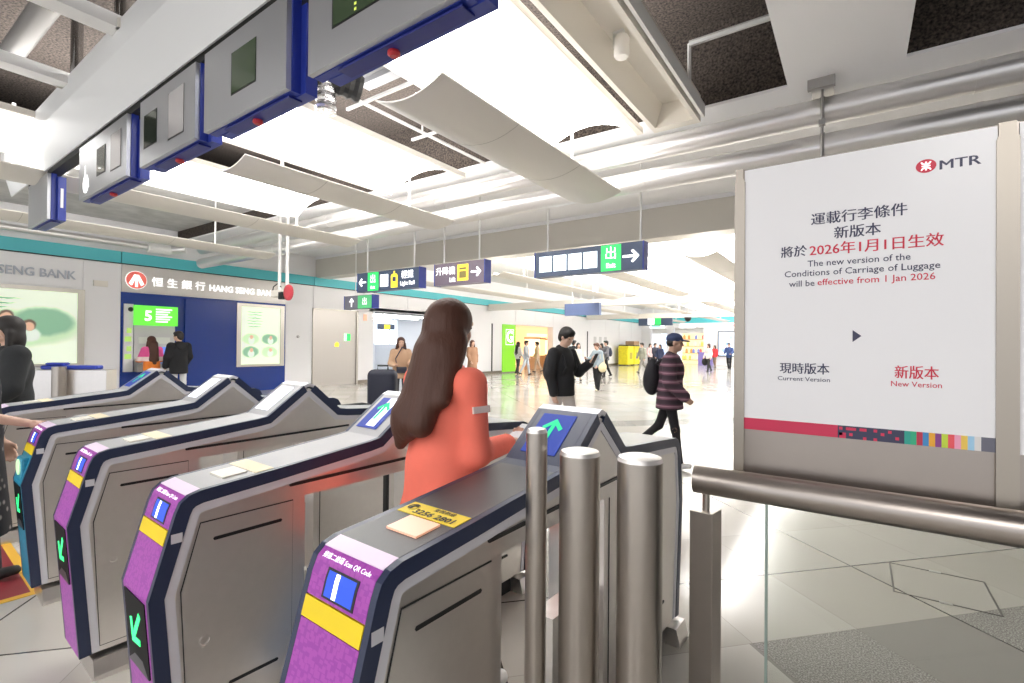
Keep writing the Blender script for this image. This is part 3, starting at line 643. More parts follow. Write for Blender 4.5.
def inset(P, d):
    R = []
    for i, p in enumerate(P):
        a = Vector(P[max(i-1, 0)]); b = Vector(P[min(i+1, len(P)-1)]); c = Vector(p)
        t1 = (c-a).normalized() if i else (b-c).normalized(); t2 = (b-c).normalized() if i < len(P)-1 else t1
        n1 = Vector((t1.y, -t1.x)); n2 = Vector((t2.y, -t2.x)); n = (n1+n2).normalized()
        R.append(tuple(c+n*d/max(.5, n.dot(n1))))
    return R
def sub(P, i, j): return P[i:j+1]
WID = .27
def make_gate(label, loc, rz, lower, screen, cap, number, pad=PADW, low_label=None):
    r = empty('ticket_gate', loc, rz, label, 'ticket gate', 'row of ticket gates')
    I1, I2, I3 = inset(OUT, .043), inset(OUT, .072), inset(OUT, .018)
    # steel body with the open bridge between its two pedestals
    B = inset(OUT, .03)
    body = B[:]+[(1.06, .10), (1.06, .905), (.42, .905), (.42, .10)]
    MB().prism(body, -WID+.008, -.008, 'x').build('body', STEEL, r)
    for s in (0, -WID+.02):
        m = MB().band(sub(OUT, 0, 10), sub(I1, 0, 10), s-.02, s, 'x'); m.band(sub(OUT, 12, 21), sub(I1, 12, 21), s-.02, s, 'x'); m.build('edge_trim', GTRIM, r)
        q = (s-.012, s-.003) if s == 0 else (-WID+.003, -WID+.012)
        MB().band(I1, I2, q[0], q[1], 'x').build('pale_strip', STRIP, r)
    x0, x1 = -WID+.021, -.021
    MB().band([(.055, 1.009)]+sub(OUT, 6, 8), [(.055, .98)]+sub(I3, 6, 8), x0, x1, 'x').build('top_cover', cap, r)
    MB().band([(1.29, 1.074), (1.60, 1.050), (1.85, 1.028)], [(1.29, 1.05), (1.60, 1.025), (1.85, 1.0)], x0, x1, 'x').build('top_cover', cap, r)
    MB().band(sub(OUT, 16, 21), sub(I3, 16, 21), x0, x1, 'x').build('end_panel', mat('end_panel_grey', (.55, .55, .57), .4), r)
    MB().band([OUT[12], OUT[13], (1.29, 1.074)], [I3[12], I3[13], (1.29, 1.05)], x0, x1, 'x').build('rear_slope', GTRIM, r)
    MB().band([OUT[10], OUT[11], OUT[12]], [I3[10], I3[11], I3[12]], -WID, 0, 'x').build('peak_cap', STRIP, r)
    sc = MB().band(sub(OUT, 8, 10), sub(I3, 8, 10), x0, x1, 'x').build('screen_bezel', GTRIM if screen == 'blue' else cap, r)
    a = Vector(OUT[9]); b = Vector(OUT[10]); d = (b-a).normalized(); n = Vector((-d.y, d.x))
    def on(f, o=.002): p = a+(b-a)*f+n*o; return (p.x, p.y)
    MB().prism([on(.15, .001), on(.9, .001), on(.9, .003), on(.15, .003)], -.225, -.075, 'x').build('screen', SCRB if screen != 'pale' else SCR_GLARE, sc)
    if screen != 'pale':
        c = a+(b-a)*.58+n*.0042
        Mx = frame((-.15, c.x, c.y), (1, 0, 0), (0, d.x, d.y)) @ Matrix.Rotation(0, 4, 'Z')
        am = MB(); arrow(am, (0, 0), .12, pi/2-.02)
        am.v = [tuple(Mx @ Vector((p[0], p[2], .0008 if p[1] > -.065 else 0))) for p in am.v]
        am.build('screen_arrow', SCRA, sc)
        if screen == 'half':
            MB().prism([on(.2, .003), on(.9, .003), on(.9, .0036), on(.2, .0036)], -.165, -.105, 'x').build('screen_glare', SCR_GLARE, sc)
    # coloured nose
    def nose(t0, t1): # points of the outline between two front heights
        pts = [p for p in OUT[:6]]
        out = []
        for i in range(len(pts)-1):
            (p0, h0), (p1, h1) = pts[i], pts[i+1]
            for h in (t0, t1):
                if h0 <= h <= h1: f = (h-h0)/(h1-h0); out.append((p0+(p1-p0)*f, h))
            if t0 < h1 < t1: out.append((p1, h1))
        out = sorted(set(out), key=lambda q: q[1]); return out
    def skin_(t0, t1, m, name, th=.02, lift=0, par=None):
        A = nose(t0, t1); A = inset(A, -lift) if lift else A
        return MB().band(A, inset(A, th), x0, x1, 'x').build(name, m, par or r)
    low = skin_(.10, .845, lower, 'lower_front')
    band = skin_(.848, .893, GYEL, 'yellow_band', .03, .002)
    up = skin_(.896, 1.0081, PURP, 'upper_front')
    MB().band([(.012, .9975), (.055, 1.0095)], [(.012, .985), (.055, .985)], x0, x1, 'x').build('lilac_patch', LILAC, r)
    MB().box(-.014, .0012, -.034, -.002, .855, .885).build('band_clip', STRIP, band)
    # arrow display on the lower front
    def lowp(h): return -.045+(-.093+.045)*(h-.10)/.59
    MB().prism([(lowp(.43)-.003, .43), (lowp(.675)-.003, .675), (lowp(.675)+.01, .675), (lowp(.43)+.01, .43)], -.235, -.035, 'x').build('arrow_display', mat('display_black', (.006, .006, .007), .55, spec=.15), low)
    am = MB(); arrow(am, (0, 0), .15, -pi*.72)
    Mx = frame((-.135, lowp(.56)-.004, .565), (1, 0, 0), (0, -.081, .996))
    am.v = [tuple(Mx @ Vector((p[0], p[2], .001 if p[1] > -.065 else 0))) for p in am.v]; am.build('lit_arrow', ARROWG, low)
    m = MB().prism([(-.235, .43), (-.135, .49), (-.035, .43)], lowp(.43)-.006, lowp(.43)-.003, 'y'); m.build('display_facet', mat('facet_grey', (.06, .06, .07), .3), low)
    if low_label == 'turquoise':
        m = MB().box(-.2, -.05, -.088, -.04, .70, .83); m.build('reader_housing', TEALF, low, bevel=.012)
        MB().prism([(-.125+.055*cos(k*pi/8), .775+.045*sin(k*pi/8)) for k in range(16)], -.093, -.088, 'y').build('reader_pad', mat('pad_lime', (.65, .9, .55), .4, emit=(.6, .9, .5), es=.4), low)
    # QR scanner window in the upper front
    def patch(t0, t1, xa, xb, m, name, lift, par):
        A = nose(t0, t1); return MB().band(inset(A, -lift), inset(A, .012), xa, xb, 'x').build(name, m, par)
    patch(.903, .966, -.190, -.068, DARK, 'scanner_frame', .0015, up)
    patch(.908, .961, -.182, -.076, SCANB, 'scanner_window', .0025, up)
    patch(.909, .960, -.150, -.136, SCANW, 'scanner_lamp', .0035, up)
    text('lettering', '掃描二維碼 Scan QR Code', frame((-.135, -.0045, .9845), (1, 0, .0), (0, .77, .64)), .0165, LETW, up, 0, .0002)
    # card reader and phone sticker on top
    def topz(t): return 1.008+(t-.05)*.0885
    def toppiece(t0, t1, xa, xb, m, name, h=.004):
        return MB().band([(t0, topz(t0)+h), (t1, topz(t1)+h)], [(t0, topz(t0)-.002), (t1, topz(t1)-.002)], xa, xb, 'x').build(name, m, r)
    toppiece(.142, .225, -.175, -.06, pad, 'card_reader', .006)
    st = toppiece(.237, .304, -.245, -.022, GYEL if number else mat('sticker_buff', (.80, .70, .48), .5), 'phone_sticker', .002)
    if number:
        Mx = frame((-.115, .255, topz(.255)+.0035), (1, 0, 0), (0, 1, .0885))
        text('lettering', '3256 2801', Mx, .034, BLACKM, st, .015, .0002, sx=1.1)
        text('lettering', '查詢熱線', frame((-.105, .288, topz(.288)+.0035), (1, 0, 0), (0, 1, .0885)), .02, BLACKM, st, .0, .0002)
        text('lettering', '✆', frame((-.215, .27, topz(.27)+.0035), (1, 0, 0), (0, 1, .0885)), .04, BLACKM, st, .03, .0002)
    # side details on both faces
    for s, q in ((.0, 1), (-WID, -1)):
        a0, a1 = (s-.009, s-.0055) if q > 0 else (s+.0055, s+.009)
        b0, b1 = (s-.009, s-.004) if q > 0 else (s+.004, s+.009)
        D = [(.052, .900), (.372, .900), (.372, .125), (.026, .125), (-.004, .69)]
        MB().prism(D, a0, a1, 'x').build('door_seam', SEAM, r)
        c = Vector((.2, .5)); D2 = inset(D+[D[0]], .003)[:-1]
        D2 = [tuple(Vector(p)+(c-Vector(p)).normalized()*.004) for p in D]
        dr = MB().prism(D2, b0, b1, 'x').build('access_door', STEEL, r)
        x = s-.003 if q > 0 else s+.003
        def slot(t0, t1, h, hh=None, par=None, w=.006):
            hh = hh or h
            MB().prism([(t0, h-w), (t1, hh-w), (t1+w*.7, hh), (t1, hh+w), (t0, h+w), (t0-w*.7, h)], min(s-q*.009, x), max(s-q*.009, x), 'x').build('vent_slot', DARK, par or r)
        slot(.095, .325, .835, par=dr); slot(.150, .317, .32, par=dr)
        slot(.36, 1.30, .958, .966); slot(1.2, 1.7, .25)
        m = MB(); m.lathe([(.017, 0), (.019, .002), (.013, .003), (.012, .001)], n=20); m.xf(Matrix.Translation((x-q*.001, .07, .503)) @ Matrix.Rotation(q*pi/2, 4, 'Y')); m.build('door_lock', STEEL, dr, smooth=True)
        MB().box(min(a0, a1), max(a0, a1), 1.10, 1.104, .11, .9).build('panel_seam', SEAM, r)
    # feet
    for t0, t1 in ((-.03, .42), (1.06, 1.93)):
        MB().box(-WID+.04, -.04, t0+.09, t1-.09, 0, .10).build('plinth', SEAM, r)
        MB().prism([(-.20, .0), (.048, .0), (.048, .02), (.03, .085), (-.18, .085), (-.20, .02)], -.004 if t0 < 0 else t1-.15, .14 if t0 < 0 else t1-.02, 'y').build('floor_bracket', STEEL, r)
    # retracted flap at the edge of the far pedestal
    MB().box(-.19, -.10, .84, 1.06, .10, .50).build('flap_housing', STEEL, r)
    return r
CAP_SHEEN = mat('gate_cap_sheen', (.38, .38, .39), .38, bump=.1, bscale=500)  # paler copy of the cap grey, grazing reflection put into its colour
make_gate('nearest ticket gate with the yellow phone number sticker, behind the bollards', (-.842, .734, 0), -.045, PURP, 'blue', CAP, True, PADW)
make_gate('purple ticket gate across the lane from the coral coat, second from the bollards', (-1.786, .715, 0), -.055, PURP, 'half', CAP_SHEEN, False, mat('pad_cream', (.8, .77, .68), .4))
make_gate('purple ticket gate third from the bollards, its screen paled by painted glare', (-2.793, .761, 0), -.052, PURP, 'pale', CAP_SHEEN, False, mat('pad_cream', (.8, .77, .68), .4))
make_gate('ticket gate with a turquoise lower front and a purple top', (-3.818, .807, 0), -.052, TEALF, 'pale', CAP_SHEEN, False, mat('pad_cream', (.8, .77, .68), .4), 'turquoise')
make_gate('ticket gate nearest the bank, its near end behind the reaching forearm', (-5.18, .844, 0), -.05, PURP, 'plain', CAP_SHEEN, False, mat('pad_cream', (.8, .77, .68), .4))
# black rail loops at the far ends of two gates
for i, (u, v, d) in enumerate(((345, 398, -.8), (196, 388, -.6))):
    x = (-2.35, -3.3)[i]
    r = tag(MB().tube([(x, 2.05, 0), (x, 2.05, .93), (x, 2.1, .99), (x, 2.16, 1.005), (x, 2.62, 1.005), (x, 2.68, .99), (x, 2.72, .93), (x, 2.72, 0)], .018, 10).build('guide_rail', BLACKM, smooth=True),
        ['black looped guide rail beyond the gate with the pale screen', 'black looped guide rail beyond the turquoise fronted gate'][i], 'guide rail')

# ================================================================== gantry with sign boxes
GRZ = -.018
r = empty('gate_gantry', (-3.6, 1.5, 0), GRZ, 'long white fascia panel hanging above the row of gates', 'gantry fascia')
MB().prism([(.012, 3.435), (.022, 3.45), (-.085, 3.83), (-.09, 4.05), (-.105, 4.05), (-.10, 3.83), (.0, 3.435)], -5.75, 4.6, 'x').build('fascia', mat('fascia_white', (.82, .83, .83), .35), r)
MB().box(-4.95, 4.6, .03, .13, 3.40, 3.47).build('dark_channel', BLACKM, r)
MB().box(-4.95, 4.6, .03, .2, 3.47, 3.54).build('support_beam', STEELD, r)
m = mat('pole_chrome', (.5, .5, .5), .2, 1)
for x in (-3.35, -1.95, .5, 2.2): MB().tube([(x, .12, 3.5), (x, .12, 5.195)], .055, 16).build('pole', m, r, smooth=True)
GIN = Matrix.Translation((-3.6, 1.5, 0)) @ Matrix.Rotation(GRZ, 4, 'Z')
LCD = mat('sign_silver', (.56, .57, .59), .36, .75, bump=.04, bscale=60, aniso=(1, 1, 12))
def sign_box(x0, x1, label, windows, wheel=False, lit=None):
    q = GIN @ Vector(((x0+x1)/2+3.6, .0, 3.06)); h = (x1-x0)/2
    r = empty('gate_sign_box', q, GRZ, label, 'gate sign box', 'sign boxes above the gates')
    MB().box(-h, h-.01, 0, .03, -.185, .33).build('front_panel', LCD, r)
    MB().box(-h+.01, h, .03, .08, -.19, .335).build('inner_case', BLUE, r)
    MB().box(-h+.06, h+.05, .08, .15, -.195, .30).build('outer_case', BLUE, r)
    MB().box(-h+.2, h-.05, .04, .12, -.205, -.195).build('base_rail', mat('blue_deep', (.012, .02, .2), .4), r)
    if windows: MB().lathe([(.028, 0), (.03, -.02), (.018, -.03)], (0.02, .09, -.2), 14).build('red_lamp', mat('lamp_red', (.5, .03, .04), .4), r)
    for k, (a, c, z0, z1, m) in enumerate(windows):
        MB().box(a, c, -.002, .004, z0, z1).build('window_rim', DARK, r)
        MB().box(a+.012, c-.002, -.004, .0, z0+.008, z1-.004).build('sign_window', m, r)
    MB().box(h+.05, h+.054, .10, .125, -.05, .17).build('side_label', WHITE, r)
    for x in (-h*.7, h*.7): MB().box(x-.02, x+.02, .07, .11, .30, .42).build('hanger_strap', STEELD, r)
    if wheel:
        m = MB(); m.lathe([(.075, 0), (.085, 0), (.085, .003), (.075, .003)], n=24); m.xf(Matrix.Translation((-h+.22, -.001, -.06)) @ Matrix.Rotation(pi/2, 4, 'X'))
        m.box(-h+.19, -h+.21, -.003, 0, -.02, .12).box(-h+.19, -h+.27, -.003, 0, .0, .02).prism([(-h+.27, .02), (-h+.32, -.1), (-h+.3, -.1), (-h+.25, .02)], -.003, 0, 'y')
        m.lathe([(.0, 0), (.02, 0), (.02, .003), (0, .003)], n=12)
        m.build('wheelchair_mark', LETW, r)
    return r
WDK = mat('sign_glass_dark', (.03, .04, .03), .08); WPL = mat('sign_glass_pale', (.62, .60, .60), .15, .3); WGR = mat('sign_glass_green', (.06, .09, .05), .1)
sign_box(-8.36, -7.46, 'narrow sign box at the bank end of the fascia', [])
sign_box(-6.27, -4.95, 'silver sign box with the wheelchair mark and two windows', [(-.12, .12, -.05, .2, WDK), (.26, .52, -.08, .24, WPL)], True)
sign_box(-4.66, -3.65, 'silver sign box with a dark and a pale window, no wheelchair mark', [(-.42, -.16, -.06, .2, WDK), (.05, .32, -.1, .24, WPL)])
sign_box(-3.52, -2.52, 'silver sign box with one square greenish window', [(-.13, .17, -.05, .21, WGR)])
r = sign_box(-2.32, -1.25, 'largest looking silver sign box with a dotted arrow window', [(-.33, .05, -.02, .26, WGR)])
m = MB()
for k in range(9):
    m.box(-.15, -.135, -.006, -.004, .0+k*.026, .012+k*.026)
    if k < 4:
        for s in (-1, 1): m.box(-.1425+s*(.02+k*.018)-.007, -.1425+s*(.02+k*.018)+.007, -.006, -.004, .21-k*.026, .222-k*.026)
m.build('dot_arrow', mat('dot_lime', (.7, .8, .15), .4, emit=(.6, .7, .1), es=.5), r)

# ================================================================== barrier, poster and bollards
def bollard(u, v, h, dia, label):
    p = on_z(u, v, h)
    r = empty('bollard', (p.x, p.y, 0), 0, label, 'bollard', 'steel bollards'); rr = dia/2
    MB().lathe([(rr, 0), (rr, h-.012)], n=40).build('post', STEELV, r, smooth=True)
    MB().lathe([(rr, h-.012), (rr-.004, h-.002), (rr-.01, h), (0.001, h)], n=40).build('cap', mat('cap_steel', (.72, .70, .68), .45, .9), r, smooth=True)
    MB().lathe([(rr+.03, 0), (rr+.03, .008), (rr, .012)], n=32).build('base_ring', STEELD, r, smooth=True)
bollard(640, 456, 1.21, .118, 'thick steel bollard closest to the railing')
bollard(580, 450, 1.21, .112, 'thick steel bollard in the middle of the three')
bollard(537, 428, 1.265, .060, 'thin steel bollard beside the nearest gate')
r = empty('railing', (-.45, 1.75, 0), 0, 'steel railing with a thick round handrail and glass infill', 'railing')
MB().tube([(0, 0, 1.05), (2.6, 0, 1.05)], .046, 28).build('handrail', mat('rail_steel', (.42, .375, .34), .32, 1, bump=.03, bscale=60, aniso=(14, 1, 14)), r, smooth=True)
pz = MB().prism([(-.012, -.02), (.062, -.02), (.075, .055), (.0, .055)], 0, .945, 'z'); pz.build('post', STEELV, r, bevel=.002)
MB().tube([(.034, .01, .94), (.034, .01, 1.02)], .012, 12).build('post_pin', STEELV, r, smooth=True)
gx = on_y(766, 600, 1.75).x+.45
MB().box(gx, 2.4, -.006, .006, .06, 1.015).build('glass_panel', GLASSG, r)
MB().box(gx-.003, gx+.004, -.008, .008, .06, 1.015).build('glass_edge', mat('glass_edge_green', (.35, .45, .40), .2), r)
MB().prism([(1.5, -.03), (1.56, -.03), (1.56, .03), (1.5, .03)], 0, .945, 'z').build('post', STEELV, r)
# poster stand
r = empty('information_board', (-.34, 1.82, 0), 0, 'white luggage conditions notice in a steel frame above the handrail', 'notice board')
bz0, bz1 = 1.04, 2.10
MB().box(0, 1.5, .0, .03, bz0, bz1).build('backing', mat('board_steel', (.36, .32, .29), .3, 1, bump=.03, bscale=60, aniso=(1, 1, 14)), r, bevel=.002)
for xa, xb in ((0.0, .032), (.645, .69)):
    MB().prism([(xa, bz0), (xb, bz0), (xb, 2.055), (xb-.006, 2.068), (xb-.006, bz1), (xa+.004, bz1), (xa+.004, 2.068), (xa, 2.055)], -.012, 0, 'y').build('frame_post', mat('board_frame', (.40, .36, .31), .4, 1), r)
px0, px1, pz0, pz1 = .03, .648, 1.226, 2.095
MB().box(px0, px1, -.006, 0, pz0, pz1).build('poster', mat('poster_white', (.86, .85, .86), .25), r)
MB().box(.69, 1.3, -.006, 0, pz0, pz1).build('poster', mat('poster_white', (.86, .85, .86), .25), r)
PNAVY = mat('print_navy', (.04, .04, .09), .4); PRED = mat('print_red', (.62, .015, .05), .4)
def at(u, v): p = on_y(u, v, 1.813); return p.x+.34, p.z
def pt(s, u0, u1, v, size, m, bold=0):
    xa, _ = at(u0, v); xb, _ = at(u1, v); z = at((u0+u1)/2, v)[1]
    o = text('lettering', s, face_y(0, 0, 0), size, m, r, bold, .0003)
    if not s.isascii() or s == 'MTR':   # heavier strokes for the Chinese lines
        bm = bmesh.new(); bm.from_mesh(o.data); bm.from_mesh(o.data); bm.verts.ensure_lookup_table(); k = len(bm.verts)//2
        for q in bm.verts[k:]: q.co.x += .0013; q.co.y -= .00005
        bm.to_mesh(o.data); bm.free()
    xs = [q.co.x for q in o.data.vertices]; zs = [q.co.z for q in o.data.vertices]; f = (xb-xa)/(max(xs)-min(xs)); zc = (max(zs)+min(zs))/2
    for q in o.data.vertices: q.co = ((q.co.x-min(xs))*f+xa, q.co.y-.0068, q.co.z-zc+z)
    return o
pt('運載行李條件', 811, 907.5, 214, .040, PNAVY)
pt('新版本', 834, 881, 230.5, .040, PNAVY)
pt('將於', 781, 807, 251.5, .038, PNAVY); pt('2026年1月1日生效', 809.5, 944, 244.5, .041, PRED)
pt('The new version of the', 807.6, 910.6, 260, .0275, PNAVY, .004)
pt('Conditions of Carriage of Luggage', 784.7, 940.4, 270.5, .0275, PNAVY, .004)
pt('will be', 789, 814.5, 283.5, .0275, PNAVY, .004); pt('effective from 1 Jan 2026', 817.5, 935.4, 280, .0275, PRED, .004)
pt('現時版本', 779.7, 829.5, 368.5, .037, PNAVY); pt('Current Version', 777.7, 830, 379, .019, PNAVY, .003)
pt('新版本', 894.6, 939, 372.5, .040, PRED); pt('New Version', 891, 942, 384.5, .022, PRED, .003)
x, z = at(857, 336); MB().prism([(x-.011, z-.018), (x+.011, z), (x-.011, z+.018)], -.0068, -.006, 'y').build('triangle', PNAVY, r)
x, z = at(926, 166); n = 32
MB().prism([(x+.0225*cos(2*pi*k/n), z+.019*sin(2*pi*k/n)) for k in range(n)], -.0068, -.006, 'y').build('emblem', PRED, r)
m = MB().box(x-.0018, x+.0018, -.0074, -.0066, z-.012, z+.012)
for s in (1, -1):
    A = [(x+.0115*cos(a), z+s*(.0115-.0085*sin(a))) for a in [pi*k/12 for k in range(13)]]
    Bq = [(x+.0082*cos(a), z+s*(.0118-.0055*sin(a))) for a in [pi*k/12 for k in range(13)]]
    m.band(A, Bq, -.0074, -.0066, 'y')
m.box(x-.0095, x+.0095, -.0074, -.0066, z-.0015, z+.0015)
m.build('emblem_mark', LETW, r)
pt('MTR', 939.5, 981.5, 162, .037, PNAVY)
# colour band along the foot of the poster
bh = .038
MB().box(px0, .295, -.0066, -.006, pz0, pz0+bh).build('colour_band', mat('band_crimson', (.62, .03, .09), .4), r)
MB().box(.295, .455, -.0066, -.006, pz0, pz0+bh).build('colour_band', PNAVY, r)
m = MB(); random.seed(3)
for k in range(18):
    a = .29+.0085*int(random.random()**1.6*19); c = pz0+.0085*random.randint(0, 3); m.box(a, a+.0085, -.007, -.0064, c, c+.0085)
m.build('colour_squares', mat('band_crimson', (.62, .03, .09)), r)
CB = [(.02, .35, .28), (.03, .42, .22), (.5, .03, .07), (.05, .25, .55), (.85, .40, .03), (.25, .05, .25), (.55, .70, .05), (.85, .10, .12), (.85, .35, .5), (.88, .6, .1), (.35, .6, .8), (.72, .70, .68)]
for k, c in enumerate(CB): MB().box(.455+k*.0135, .455+(k+1)*.0135, -.0066, -.006, pz0, pz0+bh).build('colour_bar', mat(f'bar_{k}', c, .4), r)
MB().box(.617, px1, -.0066, -.006, pz0, pz0+bh).build('colour_bar', mat('bar_slate', (.14, .14, .18), .4), r)
# floor hatch
r = empty('floor_hatch', (.44, 4.12, 0), 0, 'square floor access hatch with thin metal edges beyond the glass', 'floor hatch')
for a in ((-.24, .24, .245, .252), (-.24, .24, -.252, -.245), (-.247, -.237, -.25, .25), (.237, .247, -.25, .25)):
    MB().box(a[0], a[1], a[2], a[3], .0, .003).build('edge', mat('hatch_edge', (.12, .11, .10), .4, .5), r)
for y in (.25, -.25): MB().box(-.03, .03, y-.015, y+.015, .0, .004).build('lift_slot', STEELD, r)
# red and yellow floor mat by the turquoise gate
r = empty('floor_mat', (-4.40, .70, 0), -.05, 'dark red floor sticker with a yellow border before the turquoise gate lane', 'floor sticker')
MB().box(-.75, .36, -.55, .12, .0, .003).build('field', mat('mat_red', (.22, .012, .02), .5), r)
MB().box(-.75, .41, .12, .17, .0, .0035).box(.36, .41, -.55, .12, 0, .0035).build('border', mat('mat_yellow', (.75, .42, .03), .5), r)
MB().prism([(.0+.07*cos(k*pi/8), -.25+.07*sin(k*pi/8)) for k in range(16)], .003, .0042, 'z').build('dot', LETW, r)
# wide gate cabinets beyond the last gate
r = empty('wide_gate', (-9.6, 2.25, 0), .75, 'low stainless wide gate with blue top in front of the bank advert', 'wide gate')
MB().prism([(-.75, 0), (.62, 0), (.62, 1.08), (-.52, 1.08), (-.75, .35)], -.12, .12, 'y').build('cabinet', STEEL, r, bevel=.01)
MB().box(-.3, .45, -.06, .1, 1.08, 1.14).box(-.24, .0, -.06, .1, 1.14, 1.18).build('top_reader', BLUE, r, bevel=.02)
MB().tube([(.05, -.2, 0), (.05, -.2, 1.13)], .085, 16).build('post', STEELV, r, smooth=True)
r = empty('wide_gate', (-10.9, 1.85, 0), .75, 'stainless post and glass wing beside the black jacket at the far left', 'wide gate')
MB().box(-.7, -.35, -.15, .15, 0, 1.12).build('cabinet', STEEL, r, bevel=.01)
MB().tube([(-.1, -.15, 0), (-.1, -.15, 1.13)], .09, 16).build('post', STEELV, r, smooth=True)
MB().tube([(-.1, -.15, 1.07), (1.1, .05, 1.07)], .035, 10).build('top_rail', STEELD, r, smooth=True)
MB().box(.0, .95, -.14, -.12, .25, 1.0).build('glass_wing', GLASSG, r)
MB().box(.35, .75, -.2, .1, .62, .8).build('green_reader', mat('reader_green', (.2, .6, .3), .4, emit=(.15, .5, .25), es=.3), r, bevel=.02)
MB().box(.55, 1.0, -.1, .1, 0.0, .55).build('lower_cabinet', STEELD, r)
# dark suitcase past the second gate
_s = on_z(382, 440, 0)
r = empty('suitcase', (_s.x, _s.y, 0), .6, 'tall dark soft case standing beyond the second gate', 'suitcase')
MB().box(-.22, .22, -.14, .14, .08, 1.1).build('case', mat('case_black', (.012, .014, .03), .6), r, bevel=.09, smooth=True, seg=4)
m = MB()
for a in (-.16, .16):
    for c in (-.09, .09): m.lathe([(.03, 0), (.04, .04), (.03, .09)], (a, c, 0), 10)
m.build('wheels', BLACKM, r)
MB().tube([(-.08, 0, 1.08), (-.08, 0, 1.16), (.08, 0, 1.16), (.08, 0, 1.08)], .015, 8).build('handle', BLACKM, r)
# ================================================================== people
def sdf_eval(P, prims, k):
    d = np.full(P.shape[0], 9.0, np.float32)
    for pr in prims:
        if pr[0] == 'c':
            _, a, b, ra, rb = pr[:5]
            a = np.array(a, np.float32); b = np.array(b, np.float32); ba = b-a; L2 = max(float(ba@ba), 1e-9)
            h = np.clip(((P-a)@ba)/L2, 0, 1); q = P-a-h[:, None]*ba
            if len(pr) > 5: q = q*np.array(pr[5], np.float32)
            e = np.sqrt((q*q).sum(1))-(ra+(rb-ra)*h)
        else:
            _, c, r = pr[:3]
            c = np.array(c, np.float32); r = np.array(r, np.float32); q = P-c
            if len(pr) > 3: q = q@np.array(pr[3], np.float32)
            k0 = np.sqrt(((q/r)**2).sum(1)); k1 = np.sqrt(((q/(r*r))**2).sum(1))+1e-9
            e = k0*(k0-1)/k1
        hh = np.clip(.5+.5*(d-e)/k, 0, 1)
        d = d*(1-hh)+e*hh-k*hh*(1-hh)
    return d
def sdf_mesh(name, prims, m, parent=None, h=.012, k=.03, clips=(), cuts=(), into=None):
    lo = np.full(3, 9e9); hi = -lo
    for pr in prims:
        if pr[0] == 'c':
            r = max(pr[3], pr[4])*(1 if len(pr) < 6 else 1/min(pr[5]))
            for p in (pr[1], pr[2]): lo = np.minimum(lo, np.array(p)-r); hi = np.maximum(hi, np.array(p)+r)
        else:
            r = max(pr[2]) if len(pr) > 3 else np.array(pr[2]); lo = np.minimum(lo, np.array(pr[1])-r); hi = np.maximum(hi, np.array(pr[1])+r)
    lo -= 2.5*h; hi += 2.5*h
    n = np.maximum(np.ceil((hi-lo)/h).astype(int)+1, 4)
    ax = [lo[i]+h*np.arange(n[i]) for i in range(3)]
    G = np.stack(np.meshgrid(*ax, indexing='ij'), -1).reshape(-1, 3).astype(np.float32)
    D = sdf_eval(G, prims, k)
    for p, nn in clips:
        nn = np.array(nn, np.float32); nn = nn/np.linalg.norm(nn); D = np.maximum(D, (G-np.array(p, np.float32))@nn)
    if cuts: D = np.maximum(D, -sdf_eval(G, cuts, .01))
    D = D.reshape(n); S = D < 0
    c = [(0,0,0),(1,0,0),(0,1,0),(1,1,0),(0,0,1),(1,0,1),(0,1,1),(1,1,1)]
    nx, ny, nz = n-1
    sl = lambda A, o: A[o[0]:o[0]+nx, o[1]:o[1]+ny, o[2]:o[2]+nz]
    cnt = sum(sl(S, o).astype(np.int8) for o in c); act = (cnt > 0) & (cnt < 8)
    acc = np.zeros((nx, ny, nz, 3), np.float32); w_ = np.zeros((nx, ny, nz), np.float32)
    E_ = [(0,1),(2,3),(4,5),(6,7),(0,2),(1,3),(4,6),(5,7),(0,4),(1,5),(2,6),(3,7)]
    for i, j in E_:
        a, b = sl(D, c[i]), sl(D, c[j]); x = (a < 0) != (b < 0)
        t = np.where(x, a/np.where(x, a-b, 1), 0)
        for q in range(3): acc[..., q] += np.where(x, c[i][q]+(c[j][q]-c[i][q])*t, 0)
        w_ += x
    I = np.full((nx, ny, nz), -1); idx = np.argwhere(act); I[act] = np.arange(len(idx))
    V = lo+h*(idx+acc[act]/w_[act][:, None])
    F = []
    for axis in range(3):
        u, v = (axis+1) % 3, (axis+2) % 3
        o = [0, 0, 0]; o[axis] = 1
        a = S[tuple(slice(0, n[q]-1) if q == axis else slice(None) for q in range(3))]; b = S[tuple(slice(1, None) if q == axis else slice(None) for q in range(3))]
        X = np.argwhere(a != b); X = X[(X[:, u] > 0) & (X[:, v] > 0) & (X[:, u] < n[u]-1) & (X[:, v] < n[v]-1)]
        if not len(X): continue
        ins = a[tuple(X.T)]
        def g(du, dv):
            Y = X.copy(); Y[:, u] -= du; Y[:, v] -= dv; return I[tuple(Y.T)]
        q = np.stack([g(0, 0), g(1, 0), g(1, 1), g(0, 1)], 1)
        q[~ins] = q[~ins][:, ::-1]; F.append(q)
    F = np.concatenate(F) if F else np.zeros((0, 4), int)
    if into is not None:
        into.append((V, F)); return None
    return raw_mesh(name, [(V, F)], m, parent)
